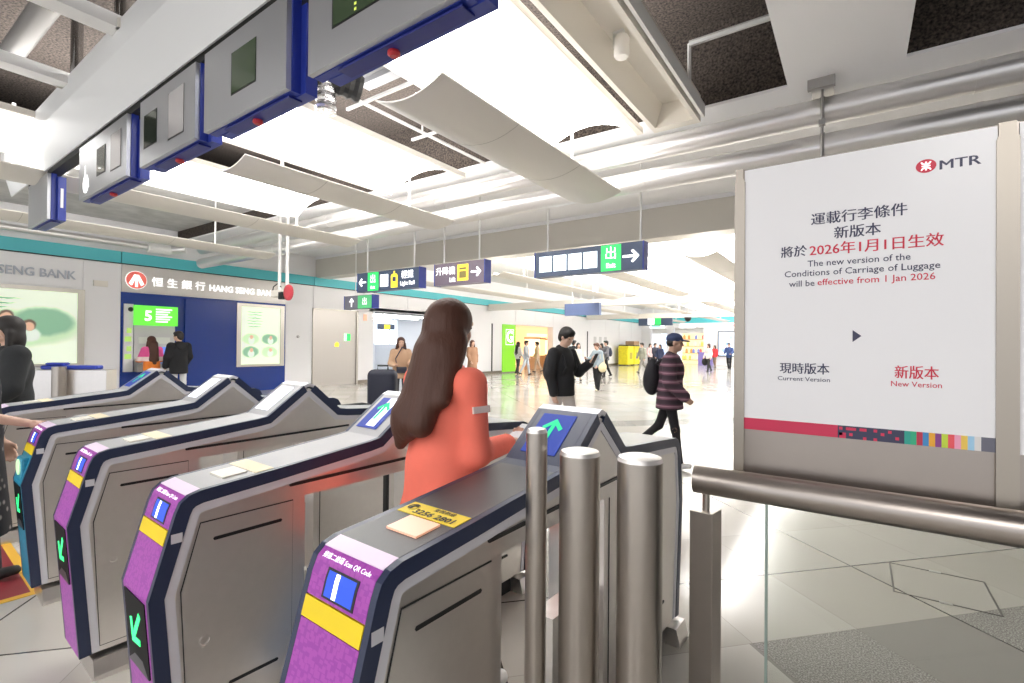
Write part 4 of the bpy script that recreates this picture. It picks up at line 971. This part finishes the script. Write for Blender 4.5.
def raw_mesh(name, parts, m, parent):
    vs = []; fs = []; o = 0
    for V, F in parts: vs.append(V); fs.append(F+o); o += len(V)
    V = np.concatenate(vs); F = np.concatenate(fs)
    me = bpy.data.meshes.new(name); me.from_pydata(V.tolist(), [], F.tolist()); me.update()
    me.polygons.foreach_set('use_smooth', [True]*len(me.polygons))
    bm = bmesh.new(); bm.from_mesh(me); bmesh.ops.smooth_vert(bm, verts=bm.verts, factor=.5, use_axis_x=True, use_axis_y=True, use_axis_z=True)
    bmesh.ops.recalc_face_normals(bm, faces=bm.faces); bm.to_mesh(me); bm.free()
    me.materials.append(m)
    ob = bpy.data.objects.new(name, me); COL.objects.link(ob)
    if parent: ob.parent = parent
    return ob
SKIN = mat('skin', (.66, .42, .31), .5)
SKIN2 = mat('skin_tan', (.46, .28, .20), .5)
HAIRB = mat('hair_black', (.014, .011, .010), .6)
HAIRD = mat('hair_brown', (.075, .026, .014), .6, bump=.4, bscale=60, aniso=(1, 1, .06))
EYE = mat('eye_dark', (.02, .015, .012), .2)
LIP = mat('lip', (.50, .20, .18), .5)
def cloth(n, c, rough=.85, **k): return mat(n, c, rough, bump=k.pop('bump', .15), bscale=k.pop('bscale', 60), **k)
NPER = [0]
def person(label, loc, rz, hgt=1.70, fem=False, top=None, legs=None, shoe=None, hair='short', hairm=None, skinm=None,
           armL=(0, .15, 0), armR=(0, .15, 0), legL=(0, 0), legR=(0, 0), lean=0.0, head=(0, 0), h=.016, hem=.80, coat=0.0,
           leg_w=1.0, bulk=.02, bare=False, group='people in the concourse', hand_h=None, collar=True, skirt=False, sleeve=1.0):
    """arm = (swing forward, elbow bend, outward); leg = (swing forward, knee bend); head = (turn left, nod down)"""
    S = hgt/1.72
    r = empty('person', (loc[0], loc[1], 0), rz, label, 'person', group); r.scale = (S, S, S)
    skinm = skinm or SKIN; hairm = hairm or HAIRB
    sh = .168 if fem else .19; hipw = .095
    ll, kl = .43, .42
    def leg(side, sw, kb):
        H = Vector((side*hipw, 0, 0)); K = H+Vector((0, sin(sw), -cos(sw)))*ll; A = K+Vector((0, sin(sw-kb), -cos(sw-kb)))*kl
        return H, K, A, sw-kb
    LG = {-1: leg(-1, *legL), 1: leg(1, *legR)}
    pz = -min(L[2].z for L in LG.values())+.085
    LG = {s: tuple(q+Vector((0, 0, pz)) if isinstance(q, Vector) else q for q in L) for s, L in LG.items()}
    LM = Matrix.Translation((0, 0, pz)) @ Matrix.Rotation(-lean, 4, 'X') @ Matrix.Translation((0, 0, -.93))
    B = lambda x, y, z: tuple(LM @ Vector((x, y, z)))
    Rl = Matrix.Rotation(-lean, 3, 'X')
    def arm(side, sw, el, out):
        a = Vector((side*sh, -.01, 1.385)); d = Vector((side*sin(out+.12), sin(sw), -cos(sw))).normalized(); e = a+d*.275
        d2 = Vector((-side*.25*min(1, el), sin(sw+el), -cos(sw+el))).normalized(); w = e+d2*.245
        return [Vector(B(*p)) for p in (a, e, w)], (Rl @ d2)
    AR = {-1: arm(-1, *armL), 1: arm(1, *armR)}
    # ---- body: head, neck, trunk, arms, hands and legs in one surface
    HM = LM @ Matrix.Translation((0, .015, 1.50)) @ Matrix.Rotation(head[0], 4, 'Z') @ Matrix.Rotation(-head[1], 4, 'X')
    Hh = lambda x, y, z: tuple(HM @ Vector((x, y, z)))
    R3 = np.array(HM.to_3x3())
    hb = []
    sdf_mesh('', [('e', Hh(0, -.005, .135), (.074, .093, .085), R3), ('e', Hh(0, .035, .07), (.056, .055, .07), R3), ('e', Hh(0, .06, .035), (.030, .026, .026), R3),
                  ('c', Hh(0, .086, .118), Hh(0, .106, .083), .009, .013), ('e', Hh(-.034, .062, .085), (.024, .02, .02), R3), ('e', Hh(.034, .062, .085), (.024, .02, .02), R3),
                  ('e', Hh(-.077, .0, .10), (.011, .02, .032), R3), ('e', Hh(.077, .0, .10), (.011, .02, .032), R3), ('c', Hh(-.05, .078, .135), Hh(.05, .078, .135), .010, .010),
                  ('c', B(0, -.015, 1.40), Hh(0, -.01, .07), .058, .052)], None, h=min(h, .011), k=.018, into=hb)
    tr = [('e', B(0, 0, 1.24), (.145, .10, .2), np.array(Rl)), ('e', B(0, 0, 1.04), (.125, .088, .18), np.array(Rl)), ('e', (0, 0, pz), (.15, .10, .12)), ('c', B(-sh+.02, -.01, 1.385), B(sh-.02, -.01, 1.385), .052, .052)]
    for s in (-1, 1):
        (a, e, w), d2 = AR[s]
        tr += [('c', a, e, .045, .037), ('c', e, w, .037, .025)]
        H_, K_, A_, an = LG[s]
        tr += [('c', H_, K_, .075, .052), ('c', K_, A_, .050, .035)]
    sdf_mesh('', tr, None, h=h, k=.04, into=hb)
    for s in (-1, 1):
        (a, e, w), d2 = AR[s]
        side = Vector((-s, 0, 0)) if abs(d2.z) > .6 else Vector((0, 0, 1))
        x = d2.cross(side).normalized(); pn = x.cross(d2).normalized()  # x across the palm, pn palm normal
        P0 = w+d2*.02; P1 = w+d2*.085
        hp = [('c', w, P0, .024, .026), ('c', P0+x*.016, P1+x*.022, .02, .015), ('c', P0-x*.016, P1-x*.022, .02, .015), ('c', P0, P1, .02, .016)]
        for f, (o, L) in enumerate(((-.028, .062), (-.009, .074), (.010, .070), (.028, .054))):
            b0 = P1+x*o; b1 = b0+(d2*.8+pn*.35).normalized()*L*.55; b2 = b1+(d2*.45+pn*.9).normalized()*L*.55
            hp += [('c', b0, b1, .0095, .009), ('c', b1, b2, .009, .0075)]
        t0 = P0-x*.026; t1 = t0+(d2*.75-x*.5+pn*.35).normalized()*.04; t2 = t1+(d2*.9+pn*.4).normalized()*.03
        hp += [('c', t0, t1, .012, .0105), ('c', t1, t2, .0105, .008)]
        sdf_mesh('', hp, None, h=hand_h or min(h, .0085), k=.008, into=hb)
    body = raw_mesh('body', hb, skinm, r)
    for s in (-1, 1): sdf_mesh('eye', [('e', Hh(s*.032, .083, .118), (.013, .008, .0075), R3)], EYE, r, h=.005, k=.004)
    sdf_mesh('mouth', [('e', Hh(0, .088, .052), (.022, .008, .006), R3)], LIP, r, h=.005, k=.004)
    # ---- hair
    face = [('e', Hh(0, .105, .075), (.064, .06, .085), R3)]
    if hair == 'short':
        sdf_mesh('hair', [('e', Hh(0, -.018, .15), (.092, .105, .096), R3), ('e', Hh(0, -.06, .09), (.078, .055, .08), R3), ('e', Hh(.02, .06, .195), (.066, .05, .042), R3)], hairm, r, h=.011, k=.03, cuts=face)
    elif hair == 'bob':
        sdf_mesh('hair', [('e', Hh(0, -.018, .145), (.092, .105, .095), R3), ('e', Hh(0, -.055, .03), (.098, .07, .13), R3), ('c', Hh(-.08, -.0, .08), Hh(-.088, .01, -.05), .03, .022), ('c', Hh(.08, 0, .08), Hh(.088, .01, -.05), .03, .022)], hairm, r, h=.011, k=.03, cuts=face)
    elif hair == 'long':
        sdf_mesh('hair', [('e', Hh(0, -.018, .145), (.094, .106, .097), R3), ('e', Hh(0, -.055, .03), (.10, .07, .13), R3), ('c', Hh(-.04, -.08, .02), B(-.07, -.115, 1.12), .07, .045), ('c', Hh(.04, -.08, .02), B(.07, -.115, 1.12), .07, .045), ('c', Hh(0, -.09, 0), B(0, -.13, 1.05), .07, .05),
                          ('c', Hh(-.08, 0, .08), B(-.12, .0, 1.36), .03, .03), ('c', Hh(.08, 0, .08), B(.12, .0, 1.36), .03, .03)], hairm, r, h=.012, k=.03, cuts=face)
    elif hair == 'cap':
        sdf_mesh('hair', [('e', Hh(0, -.03, .11), (.083, .08, .06), R3)], hairm, r, h=.011, k=.03, cuts=face)
        cp = sdf_mesh('cap', [('e', Hh(0, -.01, .165), (.087, .104, .075), R3), ('e', Hh(0, .125, .145), (.068, .065, .012), R3)], cloth('cap_cloth', (.03, .045, .11)), r, h=.01, k=.015, clips=[(Hh(0, 0, .128), tuple(-Vector(R3[:, 2])))])
    # ---- clothes
    bk = bulk
    top = top or cloth('cloth_grey', (.3, .3, .32))
    tp = [('e', B(0, 0, 1.24), (.15+bk, .105+bk, .22), np.array(Rl)), ('e', B(0, 0, 1.03), (.135+bk+coat*.3, .098+bk+coat*.3, .22), np.array(Rl)), ('c', B(-sh+.02, -.01, 1.375), B(sh-.02, -.01, 1.375), .06+bk*.5, .06+bk*.5)]
    hz = hem-.93+pz
    if coat or hem < .9:
        tp += [('c', B(0, 0, 1.0), (0, -.02*coat, hz+.02), .14+bk, .15+bk+coat, (1, 1.25, 1))]
    for s in (-1, 1):
        (a, e, w), d2 = AR[s]
        tp += [('c', a, e, .052+bk*.7, .043+bk*.7), ('c', e, e+(w-e)*sleeve, .043+bk*.7, .034+bk*.7)]
    if collar: tp += [('c', B(-.03, -.03, 1.44), B(.03, -.03, 1.44), .062, .062), ('c', B(-.03, .035, 1.42), B(.03, .035, 1.42), .04, .04)]
    cl = [((0, 0, hz), (0, 0, -1))]
    sdf_mesh('coat' if coat else 'jacket', tp, top, r, h=h, k=.035, clips=cl, cuts=[('c', Hh(0, .02, .03), Hh(0, .02, .2), .055, .05)])
    if not bare:
        lp = [('e', (0, 0, pz), (.16, .112, .13))]
        for s in (-1, 1):
            H_, K_, A_, an = LG[s]
            lp += [('c', H_, K_, .086*leg_w**.5, .064*leg_w), ('c', K_, A_+Vector((0, 0, .0)), .063*leg_w, .048*leg_w)]
        sdf_mesh('trousers', lp, legs or cloth('cloth_black', (.012, .012, .014)), r, h=h, k=.03)
    for s in (-1, 1):
        H_, K_, A_, an = LG[s]
        f = Vector((0, cos(an*.8), sin(an*.8))); up = Vector((0, -f.z, f.y))
        a = A_-up*.04
        sdf_mesh('shoe', [('c', a-f*.035, a+f*.10, .042, .036, (1.05, 1, 1.1)), ('c', A_, a, .036, .045)], shoe or mat('shoe_white', (.75, .74, .72), .5), r, h=.012, k=.02, clips=[(a-up*.043, tuple(-up))])
    return r, {'B': B, 'AR': AR, 'S': S, 'H': Hh, 'pz': pz, 'LG': LG}
def to_world(r, p): return Matrix.Translation(r.location) @ Matrix.Rotation(r.rotation_euler.z, 4, 'Z') @ (Vector(p)*r.scale.x)
def floor_at(u, v): return on_z(u, v, 0)
def at_depth(u, z):
    d = ray(u, 345); p = CAM_P+d*z; return (p.x, p.y)
def toward(p, ang=0):   # facing the camera, turned by ang (positive = turns to the right in the photo)
    return math.atan2(-p[1], -p[0])-pi/2+ang
def backpack(r, info, m, label, w=.15, d=.08, h=.22, y=-.19, z=1.2, group=None):
    o = empty('backpack', tuple(to_world(r, info['B'](0, y, z))), r.rotation_euler.z, label, 'backpack', group); o.scale = r.scale
    sdf_mesh('bag', [('e', (0, 0, 0), (w, d, h)), ('e', (0, -.03, -.06), (w*.85, d*.9, h*.7))], m, o, h=.016, k=.04)
    for s in (-1, 1): MB().tube([(s*.09, .05, h*.7), (s*.12, .12, h*.95), (s*.12, .26, h*.75), (s*.12, .32, .0), (s*.13, .22, -.16), (s*.1, .06, -.18)], .016, 8).build('strap', m, o, smooth=True)
    return o

# ---- woman in the coral coat between the two nearest gates
CORAL = mat('coral_cloth', (.97, .20, .135), .8, bump=.12, bscale=25, var=.06, vscale=6)
p = (-1.39, 1.50)
lady, inf = person('woman in a bright coral coat with very long brown hair walking through the gate', p, -.12, 1.69, True, CORAL, cloth('blue_jeans', (.10, .16, .26)), None, None, None, None,
       armL=(.25, .5, -.05), armR=(.1, 1.5, -.05), legL=(-.38, .25), legR=(.25, .1), lean=.04, head=(.05, .03), h=.012, hem=.66, coat=.085, bulk=.012, group=None)
B, Hh = inf['B'], inf['H']
R3 = None
sdf_mesh('hair', [('e', Hh(0, -.015, .14), (.094, .108, .098)), ('e', Hh(0, -.05, .02), (.10, .075, .14)), ('c', Hh(-.05, -.07, 0), B(-.085, -.13, 1.22), .06, .05), ('c', Hh(.04, -.075, 0), B(.05, -.155, 1.22), .07, .05),
     ('c', Hh(0, -.08, 0), B(-.03, -.15, 1.22), .07, .055), ('c', Hh(-.08, -.02, .05), B(-.12, -.08, 1.24), .04, .035), ('c', B(-.05, -.14, 1.24), B(-.085, -.15, 1.13), .07, .025), ('c', Hh(.08, -.03, .05), B(.12, -.11, 1.32), .035, .03)],
     HAIRD, lady, h=.011, k=.045, cuts=[('e', Hh(0, .11, .075), (.064, .06, .09))])
cf = [x for x in lady.children if x.name.startswith('coat')][0]
a, e, wv = inf['AR'][1][0]
m = MB().box(-.004, .004, -.045, .045, -.013, .013); q = a+(e-a)*.35
m.xf(Matrix.Translation(q+Vector((.054, -.008, 0))) @ Matrix.Rotation(-.12, 4, 'Y')); m.build('sleeve_patch', mat('patch_pink', (.95, .75, .68), .6), cf)
# phone in her hand
d2 = inf['AR'][1][1]; q = to_world(lady, wv+d2*.10)
o = tag(MB().box(-.036, .036, -.07, .07, -.004, .004).build('phone', mat('phone_pale', (.75, .78, .80), .3), bevel=.003), 'pale phone held out by the woman in the coral coat', 'phone')
o.location = q+Vector((0, .02, .03)); o.rotation_euler = (.4, 0, -.1)

BLK = cloth('cloth_black', (.012, .012, .014)); GREYJ = cloth('denim_grey', (.30, .36, .40)); SHW = mat('shoe_white', (.75, .74, .72), .5); SHB = mat('shoe_black', (.02, .02, .02), .5)
# ---- young man in the black hoodie looking at a phone
p = at_depth(563, 6.6)
man, inf = person('young man in a black hoodie and pale trousers looking down at a phone', p, toward(p, .95), 1.74, False, BLK, cloth('pale_trousers', (.72, .66, .62)), SHW, 'short',
       armL=(.35, 1.75, .12), armR=(-.05, .25, .1), legL=(.2, .1), legR=(-.25, .2), head=(-.1, .45), h=.014, hem=.83, bulk=.035, leg_w=1.15)
w_, d2 = inf['AR'][-1][0][2], inf['AR'][-1][1]
o = tag(MB().box(-.037, .037, -.004, .004, -.075, .075).build('phone', DARK, bevel=.003), 'black phone in the hand of the young man in the black hoodie', 'phone'); o.location = to_world(man, w_+d2*.1+Vector((.03, .03, .02))); o.rotation_euler = (-.5, 0, man.rotation_euler.z)
backpack(man, inf, mat('bag_black', (.014, .014, .016), .7), 'black backpack worn by the young man in the hoodie', w=.14, y=-.18)
# ---- man in the striped jacket with cap and backpack
def stripe_mat():
    m = bpy.data.materials.new('striped_plaid'); m.use_nodes = True; nt = m.node_tree; b = nt.nodes['Principled BSDF']; L = nt.links.new
    tc = nt.nodes.new('ShaderNodeTexCoord'); sp = nt.nodes.new('ShaderNodeSeparateXYZ'); L(tc.outputs['Object'], sp.inputs[0])
    def math(op, a, x):
        n = nt.nodes.new('ShaderNodeMath'); n.operation = op; L(a, n.inputs[0]); n.inputs[1].default_value = x; return n.outputs[0]
    q = math('FRACT', math('MULTIPLY', sp.outputs[2], 9.5), 0)
    cr = nt.nodes.new('ShaderNodeValToRGB'); cr.color_ramp.interpolation = 'CONSTANT'; L(q, cr.inputs[0])
    E0 = cr.color_ramp.elements; E0[0].color = (.035, .02, .03, 1); E0[1].position = .38; E0[1].color = (.16, .07, .10, 1)
    for p_, c_ in ((.55, (.30, .17, .21, 1)), (.68, (.12, .05, .08, 1)), (.82, (.045, .025, .035, 1))): e = E0.new(p_); e.color = c_
    L(cr.outputs[0], b.inputs['Base Color']); b.inputs['Roughness'].default_value = .85; return m
p = floor_at(669, 467)
man, inf = person('man in a dark striped jacket and blue cap walking past the gates', p, toward(p, 1.45), 1.66, False, stripe_mat(), BLK, SHW, 'cap', None, SKIN2,
       armL=(-.25, .5, .08), armR=(.1, .75, .1), legL=(-.34, .5), legR=(.2, .06), lean=.07, h=.014, hem=.76, bulk=.055, coat=.01, leg_w=.85)
backpack(man, inf, mat('bag_dark', (.012, .011, .016), .75), 'black backpack on the man in the striped jacket', w=.16, d=.10, h=.24, y=-.23, z=1.15)
# ---- woman in the tan coat facing us
p = at_depth(401, 11)
w1, inf = person('woman in a tan coat with a dark cross body bag facing the gates', p, toward(p, .1), 1.64, True, cloth('tan_coat', (.56, .36, .23)), cloth('cloth_charcoal', (.05, .05, .06)), SHB, 'long', HAIRD,
       armL=(.25, 1.3, .12), armR=(.25, 1.2, .1), legL=(.15, .05), legR=(-.15, .1), h=.016, hem=.78, bulk=.04, coat=.02)
o = empty('crossbody_bag', tuple(to_world(w1, inf['B'](0, .19, .98))), w1.rotation_euler.z, 'dark cross body bag on the woman in the tan coat', 'bag')
MB().box(-.11, .11, -.03, .04, -.07, .07).build('bag', mat('bag_navy', (.03, .03, .05), .5), o, bevel=.02)
MB().tube([(.1, 0, .05), (.13, -.0, .25), (-.02, -.10, .50), (-.1, -.16, .47)], .012, 6).build('strap', mat('bag_navy', (.03, .03, .05)), o)
# ---- person in the grey jacket with the tote
p = floor_at(597, 391)
q_, inf = person('person in grey jacket and wide black trousers holding up a phone, with a tote', p, toward(p, -.75), 1.58, True, GREYJ, BLK, mat('shoe_cream', (.72, .66, .52), .6), 'short', HAIRD,
       armL=(.1, .6, .1), armR=(.5, 1.1, .1), legL=(.08, 0), legR=(-.12, .05), head=(0, .2), h=.018, hem=.86, bulk=.04, leg_w=1.5)
o = empty('tote_bag', tuple(to_world(q_, inf['B'](-.24, -.02, .86))), q_.rotation_euler.z, 'pale cream tote bag at the hip of the person in the grey jacket', 'bag')
sdf_mesh('bag', [('e', (0, 0, 0), (.06, .19, .17))], mat('tote_cream', (.72, .62, .40), .8), o, h=.018, k=.02)
MB().tube([(0, -.1, .12), (.04, -.08, .42), (.06, 0, .50), (.04, .08, .42), (0, .1, .12)], .012, 6).build('strap', mat('tote_cream', (.72, .62, .40)), o)
a_ = inf['AR'][1]; o = tag(MB().box(-.035, .035, -.004, .004, -.07, .07).build('phone', DARK), 'phone raised by the person in the grey jacket', 'phone'); o.location = to_world(q_, a_[0][2]+a_[1]*.1); o.rotation_euler = (-.3, 0, q_.rotation_euler.z)
# ---- smaller figures
def small(label, u, v, turn, hgt, fem, topc, legc, hair='short', hairm=None, stride=.2, arms=((-.1, .3, .1), (.2, .4, .1)), hem=.8, coat=0, leg_w=1.1, shoe=None, x=None, h=.022, bulk=.035, depth=None):
    p = floor_at(u, v) if depth is None else at_depth(u, depth)
    NPER[0] += 1; n = NPER[0]
    return person(label, p, toward(p, turn), hgt, fem, cloth('top_%d' % n, topc), cloth('legs_%d' % n, legc), shoe or SHB, hair, hairm, None, arms[0], arms[1], (stride, .1), (-stride, .25), h=h, hem=hem, coat=coat, leg_w=leg_w, bulk=bulk)
s_, inf = small('person in a dark patterned jacket walking behind the grey jacket', 606, 377, -1.2, 1.74, False, (.16, .16, .18), (.015, .015, .018), arms=((.3, 1.2, .1), (.3, 1.0, .1)))
backpack(s_, inf, mat('bag_slate', (.06, .07, .11), .7), 'slate backpack on the person in the dark patterned jacket')
small('companion half hidden beside the dark patterned jacket', 601.5, 374, -1.0, 1.62, True, (.2, .17, .19), (.02, .02, .025), 'bob', stride=.1)
s_, inf = small('person with a large black backpack behind the young man in the hoodie', 573.5, 379, 2.6, 1.72, False, (.05, .05, .06), (.35, .33, .32), stride=.1)
backpack(s_, inf, mat('bag_black', (.014, .014, .016), .7), 'large black backpack seen beside the young man in the hoodie', w=.19, h=.27)
small('person in a pale top with a yellow bag beside the black backpack', 578, 381, .4, 1.6, True, (.62, .58, .52), (.5, .45, .36), 'bob', stride=.12)
small('person in an olive jacket striding past the yellow bins', 642, 373, -.9, 1.72, False, (.30, .31, .25), (.26, .25, .22), stride=.42)
small('dark silhouette in a pale top near the bluish shop front', 650, 369, .5, 1.66, True, (.75, .55, .55), (.03, .03, .04), 'bob', stride=.05)
small('taller person in black near the bluish shop front', 655, 370, .8, 1.68, False, (.03, .03, .05), (.02, .02, .03), stride=.06)
small('person in navy beside the cap of the man in stripes', 660, 371, -.6, 1.6, True, (.03, .04, .09), (.02, .02, .03), 'bob', stride=.06)
s_, inf = small('person in a white top carrying a big black bag before the far shop', 708.5, 372, -.9, 1.68, True, (.75, .68, .64), (.03, .03, .03), 'bob', HAIRD, stride=.2)
o = empty('black_bag', tuple(to_world(s_, inf['B'](.26, .05, .62))), s_.rotation_euler.z, 'big black bag carried by the person in the white top', 'bag'); o.scale = s_.scale
sdf_mesh('bag', [('e', (0, 0, 0), (.13, .22, .24))], mat('bag_black', (.014, .014, .016)), o, h=.025, k=.02)
MB().tube([(0, -.08, .2), (0, -.05, .36), (0, .05, .36), (0, .08, .2)], .015, 6).build('handle', mat('bag_black', (.014, .014, .016)), o)
small('person in a red jacket before the far shop', 714.5, 368, -.7, 1.6, True, (.62, .04, .05), (.28, .2, .14), 'bob', stride=.1)
s_, inf = small('person in a blue jacket and black trousers beside the lit advert screen', 729, 370, -.3, 1.74, False, (.04, .07, .20), (.012, .012, .015), stride=.12, arms=((.3, .9, .1), (.3, .9, .1)))
small('person with black hair and a pale top at the edge of the green panel', 518, 374, 2.2, 1.66, True, (.70, .68, .64), (.05, .05, .06), 'long', stride=.12)
small('person in a light grey jacket and pale jeans by the green panel', 526, 375, 1.4, 1.72, False, (.48, .50, .53), (.55, .60, .65), stride=.22)
small('person in a beige jacket inside the warm shop opening', 537, 372.2, -1.6, 1.68, False, (.58, .42, .28), (.5, .38, .28), stride=.2)
small('person in a brown coat just past the long brown hair', 472, 384, .6, 1.66, True, (.36, .20, .12), (.25, .17, .12), 'bob', HAIRD, stride=.1, hem=.6, coat=.03)
# ---- the couple at the cash machine
def sweater_mat():
    m = bpy.data.materials.new('striped_sweater'); m.use_nodes = True; nt = m.node_tree; b = nt.nodes['Principled BSDF']; L = nt.links.new
    tc = nt.nodes.new('ShaderNodeTexCoord'); sp = nt.nodes.new('ShaderNodeSeparateXYZ'); L(tc.outputs['Object'], sp.inputs[0])
    cr = nt.nodes.new('ShaderNodeValToRGB'); cr.color_ramp.interpolation = 'CONSTANT'
    n = nt.nodes.new('ShaderNodeMapRange'); n.inputs[1].default_value = .8; n.inputs[2].default_value = 1.5; L(sp.outputs[2], n.inputs[0]); L(n.outputs[0], cr.inputs[0])
    E0 = cr.color_ramp.elements; E0[0].color = (.90, .25, .04, 1); E0[1].position = .42; E0[1].color = (.90, .72, .68, 1)
    for p_, c_ in ((.58, (.85, .12, .35, 1)), ): e = E0.new(p_); e.color = c_
    L(cr.outputs[0], b.inputs['Base Color']); b.inputs['Roughness'].default_value = .85; return m
p = at_depth(152, 12.0)
person('woman in a pink, white and orange sweater using the cash machine', p, pi/2+.1, 1.62, True, sweater_mat(), cloth('pale_jeans', (.6, .6, .62)), SHW, 'long', HAIRD, None, (.3, 1.2, .15), (.3, 1.2, .15), (.03, 0), (-.03, 0), head=(0, .2), h=.018, hem=.85, bulk=.04, group='people at the bank')
p = at_depth(179, 12.0)
s_, inf = person('young man in a black hooded jacket standing at the cash machine', p, pi/2+.15, 1.74, False, BLK, cloth('white_trousers', (.7, .7, .7)), SHW, 'short', None, None, (.1, .4, .1), (.1, .5, .12), (.05, 0), (-.05, 0), head=(.5, .1), h=.018, hem=.72, bulk=.05, group='people at the bank')
sdf_mesh('hood', [('c', inf['B'](-.09, -.09, 1.42), inf['B'](.09, -.09, 1.42), .055, .055), ('e', inf['B'](0, -.13, 1.36), (.12, .05, .09))], BLK, s_, h=.018, k=.04)
# ---- woman in black at the left edge and the reaching arm beside the turquoise gate
p = at_depth(9, 4.3)
person('woman in a black jacket in profile before the large family advert', p, toward(p, -1.35), 1.70, True, cloth('black_puffer', (.018, .02, .022), bump=.5, bscale=14), cloth('cloth_charcoal', (.05, .05, .06)), SHB, 'bob', HAIRB, None, (.2, .6, .1), (.1, .5, .1), (.1, 0), (-.1, 0), h=.014, hem=.78, bulk=.06, group=None)
def floral_mat():
    m = bpy.data.materials.new('dark_floral'); m.use_nodes = True; nt = m.node_tree; b = nt.nodes['Principled BSDF']; L = nt.links.new
    tc = nt.nodes.new('ShaderNodeTexCoord'); v = nt.nodes.new('ShaderNodeTexVoronoi'); v.inputs['Scale'].default_value = 16; L(tc.outputs['Object'], v.inputs['Vector'])
    cr = nt.nodes.new('ShaderNodeValToRGB'); L(v.outputs['Distance'], cr.inputs[0]); E0 = cr.color_ramp.elements
    E0[0].color = (.30, .27, .26, 1); E0[0].position = .12; E0[1].position = .3; E0[1].color = (.015, .015, .02, 1)
    L(cr.outputs[0], b.inputs['Base Color']); b.inputs['Roughness'].default_value = .8; return m
p = at_depth(-26, 2.95)
person('person in a dark floral dress reaching a bare arm over the turquoise fronted gate', p, -.25, 1.64, True, floral_mat(), cloth('cloth_charcoal', (.05, .05, .06)), SHB, 'bob', HAIRB, None, (.1, .3, .1), (.2, 1.05, .12), (.1, 0), (-.12, .1), h=.013, hem=.35, coat=.06, bulk=.02, group=None, collar=False, sleeve=.05)
